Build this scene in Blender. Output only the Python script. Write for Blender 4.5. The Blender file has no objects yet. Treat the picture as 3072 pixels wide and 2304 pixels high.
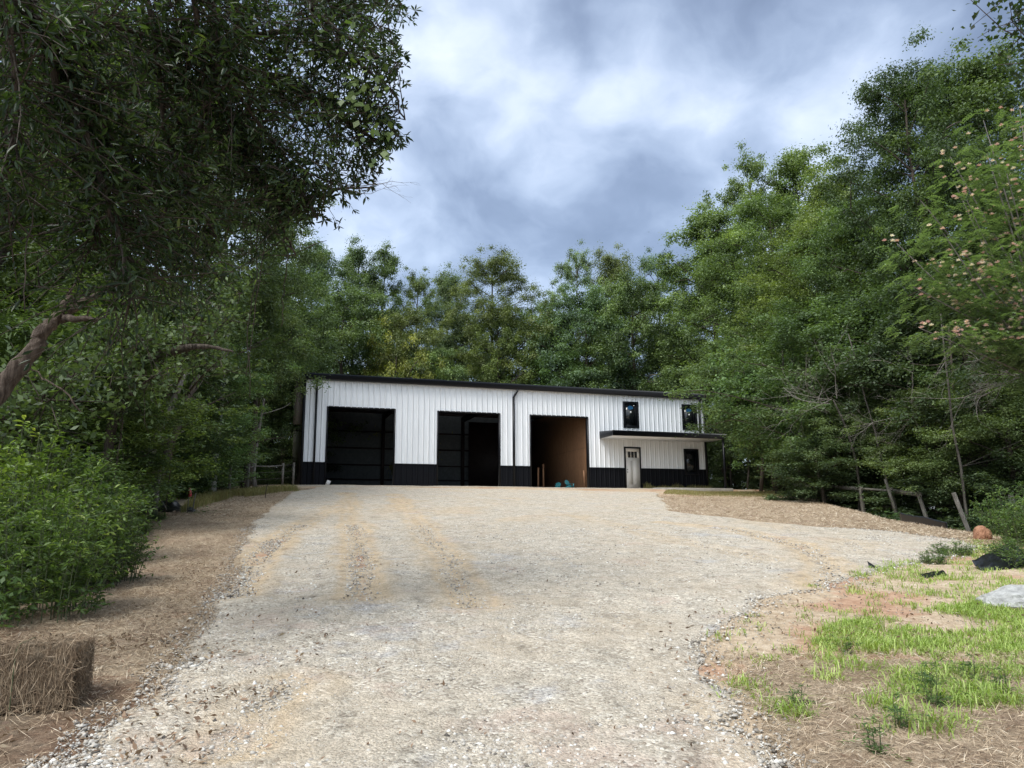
import bpy, math, random
import numpy as np
from mathutils import Vector, Matrix

# ------------------------------------------------------------------ camera
PITCH, ROLL, EYE = 0.1831, -0.0063, 1.6
F_PX, CX, CY = 2307.0, 1536.0, 1152.0
scn = bpy.context.scene
COL = scn.collection
_r, _u, _f = np.array([1., 0, 0]), np.array([0, -math.sin(PITCH), math.cos(PITCH)]), np.array([0, math.cos(PITCH), math.sin(PITCH)])
CR, SR = math.cos(ROLL), math.sin(ROLL)
RGT, UPV, FWD = CR*_r + SR*_u, CR*_u - SR*_r, _f
cam = bpy.data.cameras.new('camera'); camo = bpy.data.objects.new('camera', cam); COL.objects.link(camo)
cam.sensor_width = 36; cam.lens = 36*F_PX/3072; cam.clip_start = .05; cam.clip_end = 3000
M = Matrix.Identity(4)
for i in range(3):
    M[i][0] = RGT[i]; M[i][1] = UPV[i]; M[i][2] = -FWD[i]
M[2][3] = EYE
camo.matrix_world = M
scn.camera = camo
scn.view_settings.view_transform = 'Standard'; scn.view_settings.look = 'None'
scn.view_settings.gamma = 1; scn.view_settings.exposure = 0.50
scn.cycles.max_bounces = 6; scn.cycles.diffuse_bounces = 3; scn.cycles.transmission_bounces = 4
scn.cycles.transparent_max_bounces = 4

def raydir(px, py):
    return RGT*((px-CX)/F_PX) + UPV*(-(py-CY)/F_PX) + FWD
def W(px, py, Y):            # point of the place seen at (px,py) standing at distance Y
    d = raydir(px, py); return np.array([0, 0, EYE]) + d*(Y/d[1])

# ------------------------------------------------------------------ node helpers
class NT:
    def __init__(s, tree): s.t = tree; s.n = tree.nodes; s.l = tree.links
    def node(s, typ, **kw):
        n = s.n.new(typ)
        for k, v in kw.items(): setattr(n, k, v)
        return n
    def put(s, n, key, v):
        if v is None: return
        if isinstance(v, bpy.types.NodeSocket): s.l.new(v, n.inputs[key])
        else: n.inputs[key].default_value = v
    def math(s, op, a, b=None, c=None, clamp=False):
        n = s.node('ShaderNodeMath', operation=op, use_clamp=clamp)
        s.put(n, 0, a); s.put(n, 1, b); s.put(n, 2, c); return n.outputs[0]
    def vmath(s, op, a, b=None, out=0):
        n = s.node('ShaderNodeVectorMath', operation=op); s.put(n, 0, a); s.put(n, 1, b); return n.outputs[out]
    def scale(s, a, k):
        n = s.node('ShaderNodeVectorMath', operation='SCALE'); s.put(n, 0, a); s.put(n, 'Scale', k); return n.outputs[0]
    def noise(s, vec, sc, det=4, rough=.55, dist=0., out=0, w=None):
        n = s.node('ShaderNodeTexNoise'); 
        if w is not None: n.noise_dimensions = '4D'; s.put(n, 'W', w)
        s.put(n, 'Vector', vec); s.put(n, 'Scale', sc); s.put(n, 'Detail', det); s.put(n, 'Roughness', rough); s.put(n, 'Distortion', dist)
        return n.outputs[out]
    def voro(s, vec, sc, feat='F1', out=0):
        n = s.node('ShaderNodeTexVoronoi', feature=feat); s.put(n, 'Vector', vec); s.put(n, 'Scale', sc); return n.outputs[out]
    def ramp(s, fac, pts):
        n = s.node('ShaderNodeValToRGB'); s.put(n, 'Fac', fac); e = n.color_ramp.elements
        while len(e) < len(pts): e.new(.5)
        for q, (p, c) in zip(e, pts):
            q.position = p; q.color = (*c, 1) if len(c) == 3 else c
        return n.outputs[0]
    def mr(s, v, a, b, c=0., d=1., smooth=True):
        n = s.node('ShaderNodeMapRange', interpolation_type='SMOOTHSTEP' if smooth else 'LINEAR')
        s.put(n, 0, v); s.put(n, 1, a); s.put(n, 2, b); s.put(n, 3, c); s.put(n, 4, d); return n.outputs[0]
    def mix(s, f, a, b, bt='MIX'):
        n = s.node('ShaderNodeMix', data_type='RGBA', blend_type=bt, clamp_result=False)
        s.put(n, 0, f); s.put(n, 6, (*a, 1) if isinstance(a, tuple) and len(a) == 3 else a)
        s.put(n, 7, (*b, 1) if isinstance(b, tuple) and len(b) == 3 else b); return n.outputs[2]
    def mapping(s, vec, sc=(1, 1, 1), rot=(0, 0, 0), loc=(0, 0, 0)):
        n = s.node('ShaderNodeMapping'); s.put(n, 0, vec); s.put(n, 'Scale', sc); s.put(n, 'Rotation', rot); s.put(n, 'Location', loc); return n.outputs[0]
    def bump(s, h, strength=.5, dist=.02, nrm=None):
        n = s.node('ShaderNodeBump'); s.put(n, 'Height', h); s.put(n, 'Strength', strength); s.put(n, 'Distance', dist); s.put(n, 'Normal', nrm); return n.outputs[0]
    def attr(s, name, out='Fac'):
        n = s.node('ShaderNodeAttribute', attribute_name=name); return n.outputs[out]

def new_mat(name):
    m = bpy.data.materials.new(name); m.use_nodes = True
    t = NT(m.node_tree); b = m.node_tree.nodes['Principled BSDF']
    return m, t, b
def simple(name, col, rough=.6, metal=0., var=.0, spec=.5, sc=6., bump=0., bsc=60.):
    m, t, b = new_mat(name)
    tc = t.node('ShaderNodeTexCoord').outputs['Object']
    c = (*col, 1)
    if var:
        n = t.noise(tc, sc, 5)
        k = t.mr(n, .3, .7, 1-var, 1+var)
        c = t.mix(1., c, t.node('ShaderNodeCombineColor').outputs[0], 'MULTIPLY')
        cc = c.node.inputs[7].links[0].from_node
        for i in range(3): t.put(cc, i, k)
    t.put(b, 'Base Color', c); t.put(b, 'Roughness', rough); t.put(b, 'Metallic', metal); t.put(b, 'Specular IOR Level', spec)
    if bump: t.put(b, 'Normal', t.bump(t.noise(tc, bsc, 4), bump, .01))
    return m

# ------------------------------------------------------------------ world
def build_world():
    w = bpy.data.worlds.new('World'); scn.world = w; w.use_nodes = True
    t = NT(w.node_tree); bg = w.node_tree.nodes['Background']
    d = t.node('ShaderNodeTexCoord').outputs['Generated']
    sky = t.node('ShaderNodeTexSky', sky_type='NISHITA', sun_disc=False, sun_elevation=SUN_EL, sun_rotation=SUN_ROT)
    sx = t.node('ShaderNodeSeparateXYZ'); t.put(sx, 0, d)
    z = t.math('MAXIMUM', sx.outputs[2], 0.0)
    k = t.math('DIVIDE', 1.0, t.math('ADD', z, .22))
    pp = t.vmath('MULTIPLY', t.scale(d, k), (.55, .55, 0))
    p = t.vmath('ADD', t.vmath('MULTIPLY', d, (1.35, 1.35, 2.1)), pp)
    wob = t.noise(p, 1.6, 4, .55, out=1)
    p2 = t.vmath('ADD', p, t.scale(t.vmath('SUBTRACT', wob, (.5, .5, .5)), .35))
    n1 = t.noise(p2, 1.25, 3, .5)
    n2 = t.noise(p2, 4.4, 6, .5)
    n3 = t.noise(p2, 11., 4, .5)
    v = t.math('ADD', t.math('MULTIPLY', t.math('SUBTRACT', n1, .5), 1.35), t.math('MULTIPLY', t.math('SUBTRACT', n2, .5), .62))
    v = t.math('ADD', v, t.math('MULTIPLY', t.math('SUBTRACT', n3, .5), .16))
    v = t.math('ADD', v, .47)
    for (px, py, s, a) in CLOUDS:
        q = raydir(px, py); q = q/np.linalg.norm(q)
        dd = t.vmath('DISTANCE', t.vmath('ADD', d, t.scale(t.vmath('SUBTRACT', wob, (.5, .5, .5)), .12)), tuple(q), out=1)
        g = t.mr(dd, 0., s, a, 0.)
        v = t.math('ADD', v, g)
    c = t.ramp(v, [(.20, (.125, .152, .210)), (.38, (.190, .230, .312)), (.50, (.280, .335, .435)), (.62, (.395, .460, .570)), (.76, (.56, .62, .72)), (.95, (.74, .78, .84))])
    # the overcast is brightest overhead where the sun stands behind the cloud, out of the picture
    q = np.array(SUN_DIR)
    dd = t.vmath('DISTANCE', d, tuple(q), out=1)
    glow = t.mr(dd, .15, 1.35, 1.0, 0.)
    c = t.vmath('MULTIPLY', c, t.mix(glow, (1., 1., 1.), (1+ZEN*1.12, 1+ZEN*.98, 1+ZEN*.74)))
    skyc = t.scale(sky.outputs[0], .06)
    c = t.vmath('ADD', t.scale(c, .93), skyc)
    t.put(bg, 0, c); t.put(bg, 1, WORLD_STR)
SUN_EL, SUN_AZ = math.radians(58), math.radians(222)   # azimuth measured clockwise from +Y
SUN_ROT = SUN_AZ
SUN_DIR = (math.sin(SUN_AZ)*math.cos(SUN_EL), math.cos(SUN_AZ)*math.cos(SUN_EL), math.sin(SUN_EL))
ZEN, WORLD_STR = 4.3, 0.93
CLOUDS = [(1950, 250, .13, .27), (1720, 340, .12, .22), (2650, 180, .18, .20), (2420, 400, .22, .16), (1300, 100, .28, .16), (1050, 650, .25, .12),
          (2200, 60, .26, -.16), (1700, 560, .18, -.02), (1450, 740, .25, .05), (1250, 420, .16, -.08), (1700, 60, .2, -.10),
          (2960, 130, .10, -.12), (2350, 600, .2, .12), (1590, 900, .12, .2), (2000, 620, .18, -.04), (2840, 60, .06, .16)]
build_world()
sun = bpy.data.lights.new('sun', 'SUN'); sun.energy = 2.1; sun.angle = math.radians(24); sun.color = (1, .965, .91)
suno = bpy.data.objects.new('sun', sun); COL.objects.link(suno)
suno.rotation_euler = Vector(SUN_DIR).to_track_quat('Z', 'Y').to_euler()

# ------------------------------------------------------------------ mesh helpers
class MB:
    """collects pieces; build() links them as one mesh object"""
    def __init__(s): s.v = []; s.f4 = []; s.f3 = []; s.a = []; s.n = 0
    def add(s, v, f, a=None):
        v = np.asarray(v, float).reshape(-1, 3); f = np.asarray(f, int)
        if len(v) == 0 or len(f) == 0: return s
        (s.f4 if f.shape[1] == 4 else s.f3).append(f + s.n)
        s.v.append(v); s.n += len(v)
        s.a.append(np.full(len(v), .5) if a is None else np.broadcast_to(np.asarray(a, float), (len(v),)))
        return s
    def box(s, x0, x1, y0, y1, z0, z1, M=None):
        v = np.array([(x, y, z) for x in (x0, x1) for y in (y0, y1) for z in (z0, z1)], float)
        if M is not None: v = v @ np.array(M)[:3, :3].T + np.array(M)[:3, 3]
        return s.add(v, [(0, 1, 3, 2), (4, 6, 7, 5), (0, 4, 5, 1), (2, 3, 7, 6), (0, 2, 6, 4), (1, 5, 7, 3)])
    def tube(s, pts, rad, n=6, cap=True):
        pts = np.asarray(pts, float); m = len(pts); rad = np.broadcast_to(np.asarray(rad, float), (m,))
        tan = np.gradient(pts, axis=0); tan /= np.linalg.norm(tan, axis=1)[:, None] + 1e-9
        ref = np.array([0, 0, 1.]) if abs(tan[0][2]) < .9 else np.array([1., 0, 0])
        a = np.cross(tan, ref); a /= np.linalg.norm(a, axis=1)[:, None] + 1e-9
        b = np.cross(tan, a)
        th = np.arange(n)*2*math.pi/n
        v = pts[:, None, :] + rad[:, None, None]*(np.cos(th)[None, :, None]*a[:, None, :] + np.sin(th)[None, :, None]*b[:, None, :])
        i = np.arange(m-1)[:, None]*n; j = np.arange(n)[None, :]; k = (j+1) % n
        f = np.stack([i+j, i+k, i+n+k, i+n+j], -1).reshape(-1, 4)
        s.add(v.reshape(-1, 3), f)
        if cap:
            base = s.n - m*n
            e = [(0, (q+1) % n, q) for q in range(1, n-1)]
            e2 = [((m-1)*n, (m-1)*n+q, (m-1)*n+q+1) for q in range(1, n-1)]
            s.f3.append(np.array(e[:0] + [(0, q+1, q) for q in range(1, n-1)] + e2) + base)
        return s
    def mesh(s, name):
        me = bpy.data.meshes.new(name)
        v = np.concatenate(s.v); a = np.concatenate(s.a)
        f4 = np.concatenate(s.f4) if s.f4 else np.zeros((0, 4), int)
        f3 = np.concatenate(s.f3) if s.f3 else np.zeros((0, 3), int)
        me.vertices.add(len(v)); me.vertices.foreach_set('co', v.astype(np.float32).ravel())
        me.loops.add(f4.size+f3.size); me.polygons.add(len(f4)+len(f3))
        me.loops.foreach_set('vertex_index', np.concatenate([f4.ravel(), f3.ravel()]).astype(np.int32))
        st = np.concatenate([np.arange(len(f4))*4, f4.size+np.arange(len(f3))*3]).astype(np.int32)
        me.polygons.foreach_set('loop_start', st)
        me.update(calc_edges=True)
        at = me.attributes.new('v', 'FLOAT', 'POINT'); at.data.foreach_set('value', a.astype(np.float32))
        return me
    def build(s, name, mat, parent=None, smooth=False, bevel=0):
        me = s.mesh(name); me.materials.append(mat)
        if smooth: me.polygons.foreach_set('use_smooth', np.ones(len(me.polygons), bool))
        o = bpy.data.objects.new(name, me); COL.objects.link(o)
        if parent is not None: o.parent = parent
        if bevel:
            b = o.modifiers.new('bevel', 'BEVEL'); b.width = bevel; b.segments = 2; b.limit_method = 'ANGLE'
        return o
def tag(o, label=None, cat=None, group=None, kind=None):
    if label: o['label'] = label
    if cat: o['category'] = cat
    if group: o['group'] = group
    if kind: o['kind'] = kind
    return o
def empty(name, loc=(0, 0, 0), rz=0., label=None, cat=None, group=None):
    o = bpy.data.objects.new(name, None); COL.objects.link(o); o.location = tuple(loc); o.rotation_euler = (0, 0, rz)
    o.empty_display_size = .3
    return tag(o, label, cat, group)
def copy_thing(o, loc=None, rz=None, sc=None, label=None, group=None, color=None):
    c = o.copy(); COL.objects.link(c)
    if loc is not None: c.location = tuple(loc)
    if rz is not None: c.rotation_euler = (0, 0, rz)
    if sc is not None: c.scale = sc
    if label: c['label'] = label
    if group: c['group'] = group
    for ch in list(o.children):
        d = ch.copy(); COL.objects.link(d); d.parent = c
        if color: d.color = color
        for g in list(ch.children):
            e = g.copy(); COL.objects.link(e); e.parent = d
    return c

def vnoise(x, y, seed=0):
    x = np.asarray(x, float); y = np.asarray(y, float)
    xi = np.floor(x).astype(np.int64); yi = np.floor(y).astype(np.int64); fx = x-xi; fy = y-yi
    def h(a, b):
        n = (a*374761393 + b*668265263 + seed*1442695041) & 0x7fffffff
        n = ((n ^ (n >> 13))*1274126177) & 0x7fffffff
        return ((n ^ (n >> 16)) & 0xffff)/65535.0
    sx = fx*fx*(3-2*fx); sy = fy*fy*(3-2*fy)
    return (h(xi, yi)*(1-sx)+h(xi+1, yi)*sx)*(1-sy) + (h(xi, yi+1)*(1-sx)+h(xi+1, yi+1)*sx)*sy
def fbm(x, y, seed=0, o=4):
    r = 0; a = .5; f = 1.
    for i in range(o): r = r + a*(vnoise(x*f, y*f, seed+i)-.5)*2; a *= .5; f *= 2.03
    return r
def sstep(a, b, x):
    t = np.clip((np.asarray(x, float)-a)/(b-a), 0, 1); return t*t*(3-2*t)

# ------------------------------------------------------------------ terrain
YAW, BX, BY, FLOOR = .3209, -11.007, 40.286, 3.78
def bl(x, y, z=0):    # building local -> world
    c, s = math.cos(YAW), math.sin(YAW)
    return np.array([BX + x*c - y*s, BY + x*s + y*c, FLOOR + z])
def yw(x): return BY + (np.clip(x, -16, 16)-BX)*.3325
XR_Y = [0, 10, 13, 16, 21, 28, 34, 40, 60, 200]
XR_X = [60, 30, 10.3, 9.7, 9.7, 11.2, 12.6, 14.6, 18, 40]
def hgt0(x, y):
    x = np.asarray(x, float); y = np.asarray(y, float)
    q = y/(yw(x)-1.2)
    q = np.where(q > .9, 1-.1*np.exp(-(q-.9)/.1*1.0)*1.0, q) * 1.0
    q = np.where(y/(yw(x)-1.2) > .97, np.minimum(1, y/(yw(x)-1.2)), y/(yw(x)-1.2))
    z = 3.74*np.clip(q, -1.5, 1)
    xr = np.interp(y, XR_Y, XR_X)
    z = z - sstep(0, 3.2, x-xr)*.95*sstep(11, 16, y) - .03*np.clip(x-xr-3, 0, 40)*sstep(11, 16, y)
    z = z - .02*np.clip(-x-14, 0, 60)
    c, s_ = math.cos(.3209), math.sin(.3209); lx = (x+11.007)*c+(y-40.286)*s_; ly = -(x+11.007)*s_+(y-40.286)*c
    z = z - .15*sstep(19.9, 20.8, lx)*sstep(-1.2, -1.9, ly)*sstep(-7, -3, ly)
    return z
def hgt(x, y):
    z = hgt0(x, y)
    x = np.asarray(x, float); y = np.asarray(y, float)
    z = z + .05*fbm(x*.25, y*.25, 3, 3)*sstep(0, 4, yw(x)-1-y+2) + .018*fbm(x*1.3, y*1.3, 7, 3)
    # tyre ruts running up the gravel
    return z
def G(px, py):        # point of the ground seen at a pixel
    d = raydir(px, py); o = np.array([0, 0, EYE]); t0 = 2.; 
    t = 2.
    while t < 120:
        p = o + d*t
        if p[2] < hgt(p[0], p[1]): break
        t += .1
    a, b = t-.1, t
    for _ in range(14):
        m = (a+b)/2; p = o + d*m
        if p[2] < hgt(p[0], p[1]): b = m
        else: a = m
    p = o + d*b; return np.array([p[0], p[1], float(hgt(p[0], p[1]))])
def on(x, y, dz=0): return np.array([x, y, float(hgt(x, y))+dz])

def grid_sheet(xs, ys, zf):
    X, Y = np.meshgrid(xs, ys); Z = zf(X, Y)
    v = np.stack([X, Y, Z], -1).reshape(-1, 3); nx, ny = len(xs), len(ys)
    i = (np.arange(ny-1)[:, None]*nx + np.arange(nx-1)[None, :]).ravel()
    return v, np.stack([i, i+1, i+nx+1, i+nx], -1)
# materials of the ground -------------------------------------------------
def ground_mat():
    m, t, b = new_mat('earth')
    p = t.node('ShaderNodeTexCoord').outputs['Object']
    n1 = t.noise(p, .55, 5, .6); n2 = t.noise(p, 9, 6, .65); n3 = t.noise(p, 60, 4, .7)
    sand = t.ramp(n2, [(.3, (.33, .245, .165)), (.5, (.48, .38, .27)), (.7, (.60, .50, .385))])
    clay = t.ramp(n2, [(.3, (.34, .20, .13)), (.6, (.48, .32, .22)), (.8, (.54, .40, .29))])
    c = t.mix(t.mr(n1, .50, .60), sand, clay)
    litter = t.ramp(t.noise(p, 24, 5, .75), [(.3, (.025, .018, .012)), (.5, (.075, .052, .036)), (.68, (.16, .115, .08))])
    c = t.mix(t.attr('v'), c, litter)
    c = t.mix(1., c, t.ramp(n3, [(.3, (.72, .72, .72)), (.7, (1.18, 1.16, 1.12))]), 'MULTIPLY')
    t.put(b, 'Base Color', c); t.put(b, 'Roughness', .95); t.put(b, 'Specular IOR Level', .1)
    h = t.math('ADD', t.math('MULTIPLY', n2, .6), t.math('MULTIPLY', n3, .4))
    t.put(b, 'Normal', t.bump(h, .9, .04)); return m
def gravel_mat():
    m, t, b = new_mat('gravel')
    p = t.node('ShaderNodeTexCoord').outputs['Object']
    p = t.vmath('ADD', p, t.scale(t.noise(p, 20, 2, .5, out=1), .02))
    cell = t.voro(p, 42, out=1); cell2 = t.voro(p, 95, out=1)
    s1 = t.node('ShaderNodeSeparateColor'); t.put(s1, 0, cell); s2 = t.node('ShaderNodeSeparateColor'); t.put(s2, 0, cell2)
    n2 = t.noise(p, 3.2, 6, .65); n3 = t.noise(p, .7, 5, .6); n4 = t.noise(p, 38, 5, .8)
    stone = t.ramp(s1.outputs[0], [(0., (.20, .175, .145)), (.3, (.36, .325, .275)), (.65, (.49, .45, .385)), (.9, (.66, .63, .57)), (1., (.16, .12, .09))])
    fine = t.ramp(s2.outputs[0], [(0., (.22, .19, .155)), (.5, (.40, .355, .295)), (1., (.58, .53, .455))])
    c = t.mix(t.mr(n2, .40, .62), stone, fine)
    dust = t.ramp(n4, [(.3, (.27, .22, .165)), (.55, (.43, .365, .285)), (.75, (.58, .51, .41))])
    c = t.mix(t.mr(n3, .42, .66, .10, .55), c, dust)
    tan = t.ramp(n4, [(.3, (.27, .20, .13)), (.5, (.43, .34, .235)), (.75, (.58, .48, .36))])
    c = t.mix(t.math('MULTIPLY', t.attr('v'), t.mr(n2, .2, .5, .55, 1.)), c, tan)
    c = t.mix(t.mr(t.noise(p, 1.1, 5, .7, w=3.0), .54, .68, 0, .35), c, (.40, .29, .245))
    blue = t.mr(t.noise(p, .9, 6, .7, w=9.0), .55, .68, 0, .6)
    c = t.mix(blue, c, t.ramp(s1.outputs[1], [(0, (.16, .165, .19)), (.6, (.38, .385, .41)), (1, (.58, .585, .6))]))
    c = t.mix(1., c, t.ramp(t.noise(t.vmath('MULTIPLY', p, (1., .7, 1.)), 4.5, 7, .82, w=2.0), [(.34, (.74, .735, .715)), (.47, (1.22, 1.215, 1.19)), (.62, (1.50, 1.49, 1.46))]), 'MULTIPLY')
    c = t.mix(1., c, t.ramp(t.noise(p, 14, 6, .8, w=5.0), [(.28, (.42, .40, .37)), (.42, (.88, .87, .85)), (.7, (1.12, 1.11, 1.09))]), 'MULTIPLY')
    t.put(b, 'Base Color', c); t.put(b, 'Roughness', .93); t.put(b, 'Specular IOR Level', .15)
    d1 = t.voro(p, 42); d2 = t.voro(p, 95)
    h = t.math('ADD', t.math('MULTIPLY', d1, -1.), t.math('MULTIPLY', d2, -.5)); h = t.math('ADD', h, t.math('MULTIPLY', n4, 1.2))
    t.put(b, 'Normal', t.bump(h, .8, .022)); return m
def straw_mat(name='straw_mat', k=1.):
    m, t, b = new_mat(name)
    p = t.node('ShaderNodeTexCoord').outputs['Object']
    pd = t.vmath('ADD', p, t.scale(t.noise(p, 2.2, 3, .6, out=1), .7))
    a = t.noise(t.mapping(pd, (14, 90, 30), (0, 0, .5)), 1., 4, .7); c2 = t.noise(t.mapping(pd, (80, 12, 30), (0, 0, -.3)), 1., 4, .7)
    n = t.math('MAXIMUM', a, c2); big = t.noise(p, 1.6, 6, .7)
    c = t.ramp(n, [(.38, (.12*k, .085*k, .055*k)), (.53, (.36*k, .275*k, .185*k)), (.68, (.58*k, .47*k, .335*k))])
    c = t.mix(t.mr(big, .42, .66, 0, .55), c, (.19*k, .12*k, .08*k))
    t.put(b, 'Base Color', c); t.put(b, 'Roughness', .9); t.put(b, 'Specular IOR Level', .15)
    t.put(b, 'Normal', t.bump(t.math('ADD', n, big), .9, .03)); return m
def blade_mat(name, cols, trans=.3, rough=.6, sat=1.):   # thin leaves and stalks, colour by the per-leaf value
    m, t, b = new_mat(name)
    oi = t.node('ShaderNodeObjectInfo')
    c = t.ramp(t.attr('v'), cols)
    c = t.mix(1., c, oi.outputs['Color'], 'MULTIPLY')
    t.put(b, 'Base Color', c); t.put(b, 'Roughness', rough); t.put(b, 'Specular IOR Level', .35)
    if trans:
        tr = t.node('ShaderNodeBsdfTranslucent'); t.put(tr, 0, t.mix(1., c, (1.35, 1.45, .55), 'MULTIPLY'))
        mx = t.node('ShaderNodeMixShader'); t.put(mx, 0, trans); t.l.new(b.outputs[0], mx.inputs[1]); t.l.new(tr.outputs[0], mx.inputs[2])
        t.l.new(mx.outputs[0], t.n['Material Output'].inputs[0])
    return m
def bark_mat(name, c0, c1, sc=1.):
    m, t, b = new_mat(name)
    p = t.node('ShaderNodeTexCoord').outputs['Object']
    n = t.noise(t.mapping(p, (9*sc, 9*sc, 1.6*sc)), 1.6, 6, .7, .6); n2 = t.noise(p, 3, 4, .6)
    c = t.ramp(n, [(.32, c0), (.62, c1), (.8, tuple(min(1, q*1.35) for q in c1))])
    c = t.mix(t.mr(n2, .5, .7, 0, .5), c, tuple(q*1.25 for q in c1))
    t.put(b, 'Base Color', c); t.put(b, 'Roughness', .9); t.put(b, 'Specular IOR Level', .2)
    t.put(b, 'Normal', t.bump(n, 1., .05)); return m

MT = {}
MT['earth'] = ground_mat(); MT['gravel'] = gravel_mat(); MT['straw'] = straw_mat(); MT['bale'] = straw_mat('bale_mat', .45)
GRN = [(0., (.044, .062, .032)), (.35, (.098, .138, .062)), (.65, (.165, .220, .095)), (1., (.26, .32, .135))]
MT['leaf'] = blade_mat('tree_leaf', GRN, .32, .5)
MT['leafdark'] = blade_mat('oak_leaf', [(0., (.014, .024, .010)), (.5, (.032, .056, .020)), (.85, (.065, .105, .032)), (1., (.13, .17, .05))], .42, .33)
MT['shrubleaf'] = blade_mat('shrub_leaf', [(0., (.035, .055, .022)), (.5, (.090, .140, .048)), (.85, (.17, .235, .075)), (1., (.31, .36, .14))], .35, .45)
MT['grass'] = blade_mat('grass_blade', [(0., (.30, .25, .13)), (.2, (.18, .25, .06)), (.6, (.29, .40, .09)), (1., (.48, .56, .20))], .3, .55)
MT['drygrass'] = blade_mat('dry_grass', [(0., (.16, .15, .06)), (.5, (.30, .25, .11)), (1., (.20, .23, .07))], .2, .7)
MT['strawbit'] = blade_mat('straw_stalk', [(0., (.13, .085, .05)), (.4, (.36, .27, .175)), (.8, (.56, .45, .32)), (1., (.70, .62, .49))], .0, .7)
MT['deadleaf'] = blade_mat('dead_leaf', [(0., (.08, .05, .03)), (.4, (.17, .105, .065)), (.75, (.30, .20, .13)), (.92, (.45, .36, .24)), (1., (.55, .47, .14))], .1, .6)
MT['stone'] = blade_mat('loose_stone', [(0., (.08, .07, .06)), (.25, (.28, .25, .21)), (.6, (.48, .45, .40)), (.9, (.66, .64, .58)), (1., (.76, .75, .71))], .0, .85)
MT['pink'] = blade_mat('silk_blossom', [(0., (.60, .34, .34)), (.5, (.76, .54, .50)), (1., (.84, .76, .70))], .3, .7)
MT['bark'] = bark_mat('bark', (.030, .024, .019), (.105, .085, .068))
MT['barkgrey'] = bark_mat('grey_bark', (.09, .08, .07), (.24, .22, .195))
MT['barkpale'] = bark_mat('pale_bark', (.26, .27, .23), (.50, .52, .46))
MT['deadwood'] = bark_mat('dead_wood', (.13, .115, .10), (.30, .275, .245))

# ------------------------------------------------------------------ ground sheets
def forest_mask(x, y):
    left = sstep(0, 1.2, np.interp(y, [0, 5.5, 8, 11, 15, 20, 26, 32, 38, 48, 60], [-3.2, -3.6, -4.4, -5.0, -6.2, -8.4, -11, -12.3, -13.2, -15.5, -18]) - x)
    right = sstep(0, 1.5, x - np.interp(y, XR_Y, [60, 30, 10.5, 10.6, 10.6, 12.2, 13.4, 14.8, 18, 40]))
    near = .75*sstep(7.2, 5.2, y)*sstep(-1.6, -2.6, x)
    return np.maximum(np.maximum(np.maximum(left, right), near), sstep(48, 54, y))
ys = np.concatenate([np.linspace(-25, 2, 12), np.linspace(2.3, 16, 150), np.linspace(16.3, 50, 140), np.linspace(51, 80, 24), np.linspace(85, 900, 16)])
xs = np.concatenate([-np.geomspace(900, 22, 16), np.linspace(-20, 20, 240), np.geomspace(22, 900, 16)])
v, f = grid_sheet(xs, ys, hgt)
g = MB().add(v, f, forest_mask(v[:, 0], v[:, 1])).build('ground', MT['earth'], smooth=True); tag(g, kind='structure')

def edge(pts):      # pixel polyline -> x as a function of y on the ground
    w = np.array([G(*p) for p in pts]); o = np.argsort(w[:, 1]); return w[o, 1], w[o, 0]
EL = edge([(180, 2304), (290, 2200), (420, 2110), (520, 2000), (590, 1900), (650, 1820), (690, 1750), (700, 1690), (735, 1620), (760, 1570), (800, 1530), (850, 1495), (880, 1475)])
ER = edge([(2300, 2304), (2210, 2160), (2140, 2060), (2120, 1950), (2180, 1860), (2300, 1800), (2480, 1765), (2600, 1715), (2800, 1680), (2950, 1640), (2900, 1622), (2700, 1598), (2350, 1572), (2020, 1535), (1990, 1500), (1975, 1480)])
def xl(y): return np.interp(y, EL[0], EL[1]) + .16*fbm(np.asarray(y)*1.6, np.asarray(y)*0+3, 11, 4)
def xr(y): return np.interp(y, ER[0], ER[1]) + .22*fbm(np.asarray(y)*1.3, np.asarray(y)*0+9, 12, 4)
def rows_sheet(yv, fl, fr, n, dz, rel=.0, mask=None):
    l = fl(yv); r = fr(yv); u = np.linspace(0, 1, n)
    X = l[:, None]*(1-u) + r[:, None]*u; Y = np.repeat(yv[:, None], n, 1) 
    e = np.minimum(u, 1-u)[None, :]*(r-l)[:, None]
    Z = hgt(X, Y) + dz*np.clip(e/.12, -.2, 1) + rel*(fbm(X*3, Y*3, 21, 4)*.5+.5)*sstep(0, .3, e)
    i = (np.arange(len(yv)-1)[:, None]*n + np.arange(n-1)[None, :]).ravel()
    vv = np.stack([X, Y, Z], -1).reshape(-1, 3)
    return vv, np.stack([i, i+1, i+n+1, i+n], -1)
def seg_dist(x, y, pts):
    d = np.full(np.shape(x), 1e9)
    for (a, b) in zip(pts[:-1], pts[1:]):
        ax, ay, bx, by = a[0], a[1], b[0], b[1]; L = (bx-ax)**2+(by-ay)**2+1e-9
        t = np.clip(((x-ax)*(bx-ax)+(y-ay)*(by-ay))/L, 0, 1)
        d = np.minimum(d, np.hypot(x-ax-t*(bx-ax), y-ay-t*(by-ay)))
    return d
TRK = [[G(*p) for p in q] for q in (
    [(1040, 1480), (1060, 1560), (1080, 1680), (1090, 1800)],
    [(1180, 1485), (1260, 1580), (1340, 1680), (1420, 1820)],
    [(770, 1690), (800, 1640), (900, 1580), (1000, 1520)],
    [(1990, 1570), (2200, 1590), (2400, 1640), (2480, 1700), (2470, 1760)],
    [(1700, 1540), (2000, 1620), (2300, 1680)], [(700, 1790), (760, 1700), (840, 1620)], [(700, 2250), (760, 2160), (860, 2060)])]
yv = np.concatenate([np.linspace(1.5, 16, 420), np.linspace(16.05, 39, 260)])
v, f = rows_sheet(yv, xl, xr, 130, .014, .012)
tr = 0; rut = 0
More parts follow.
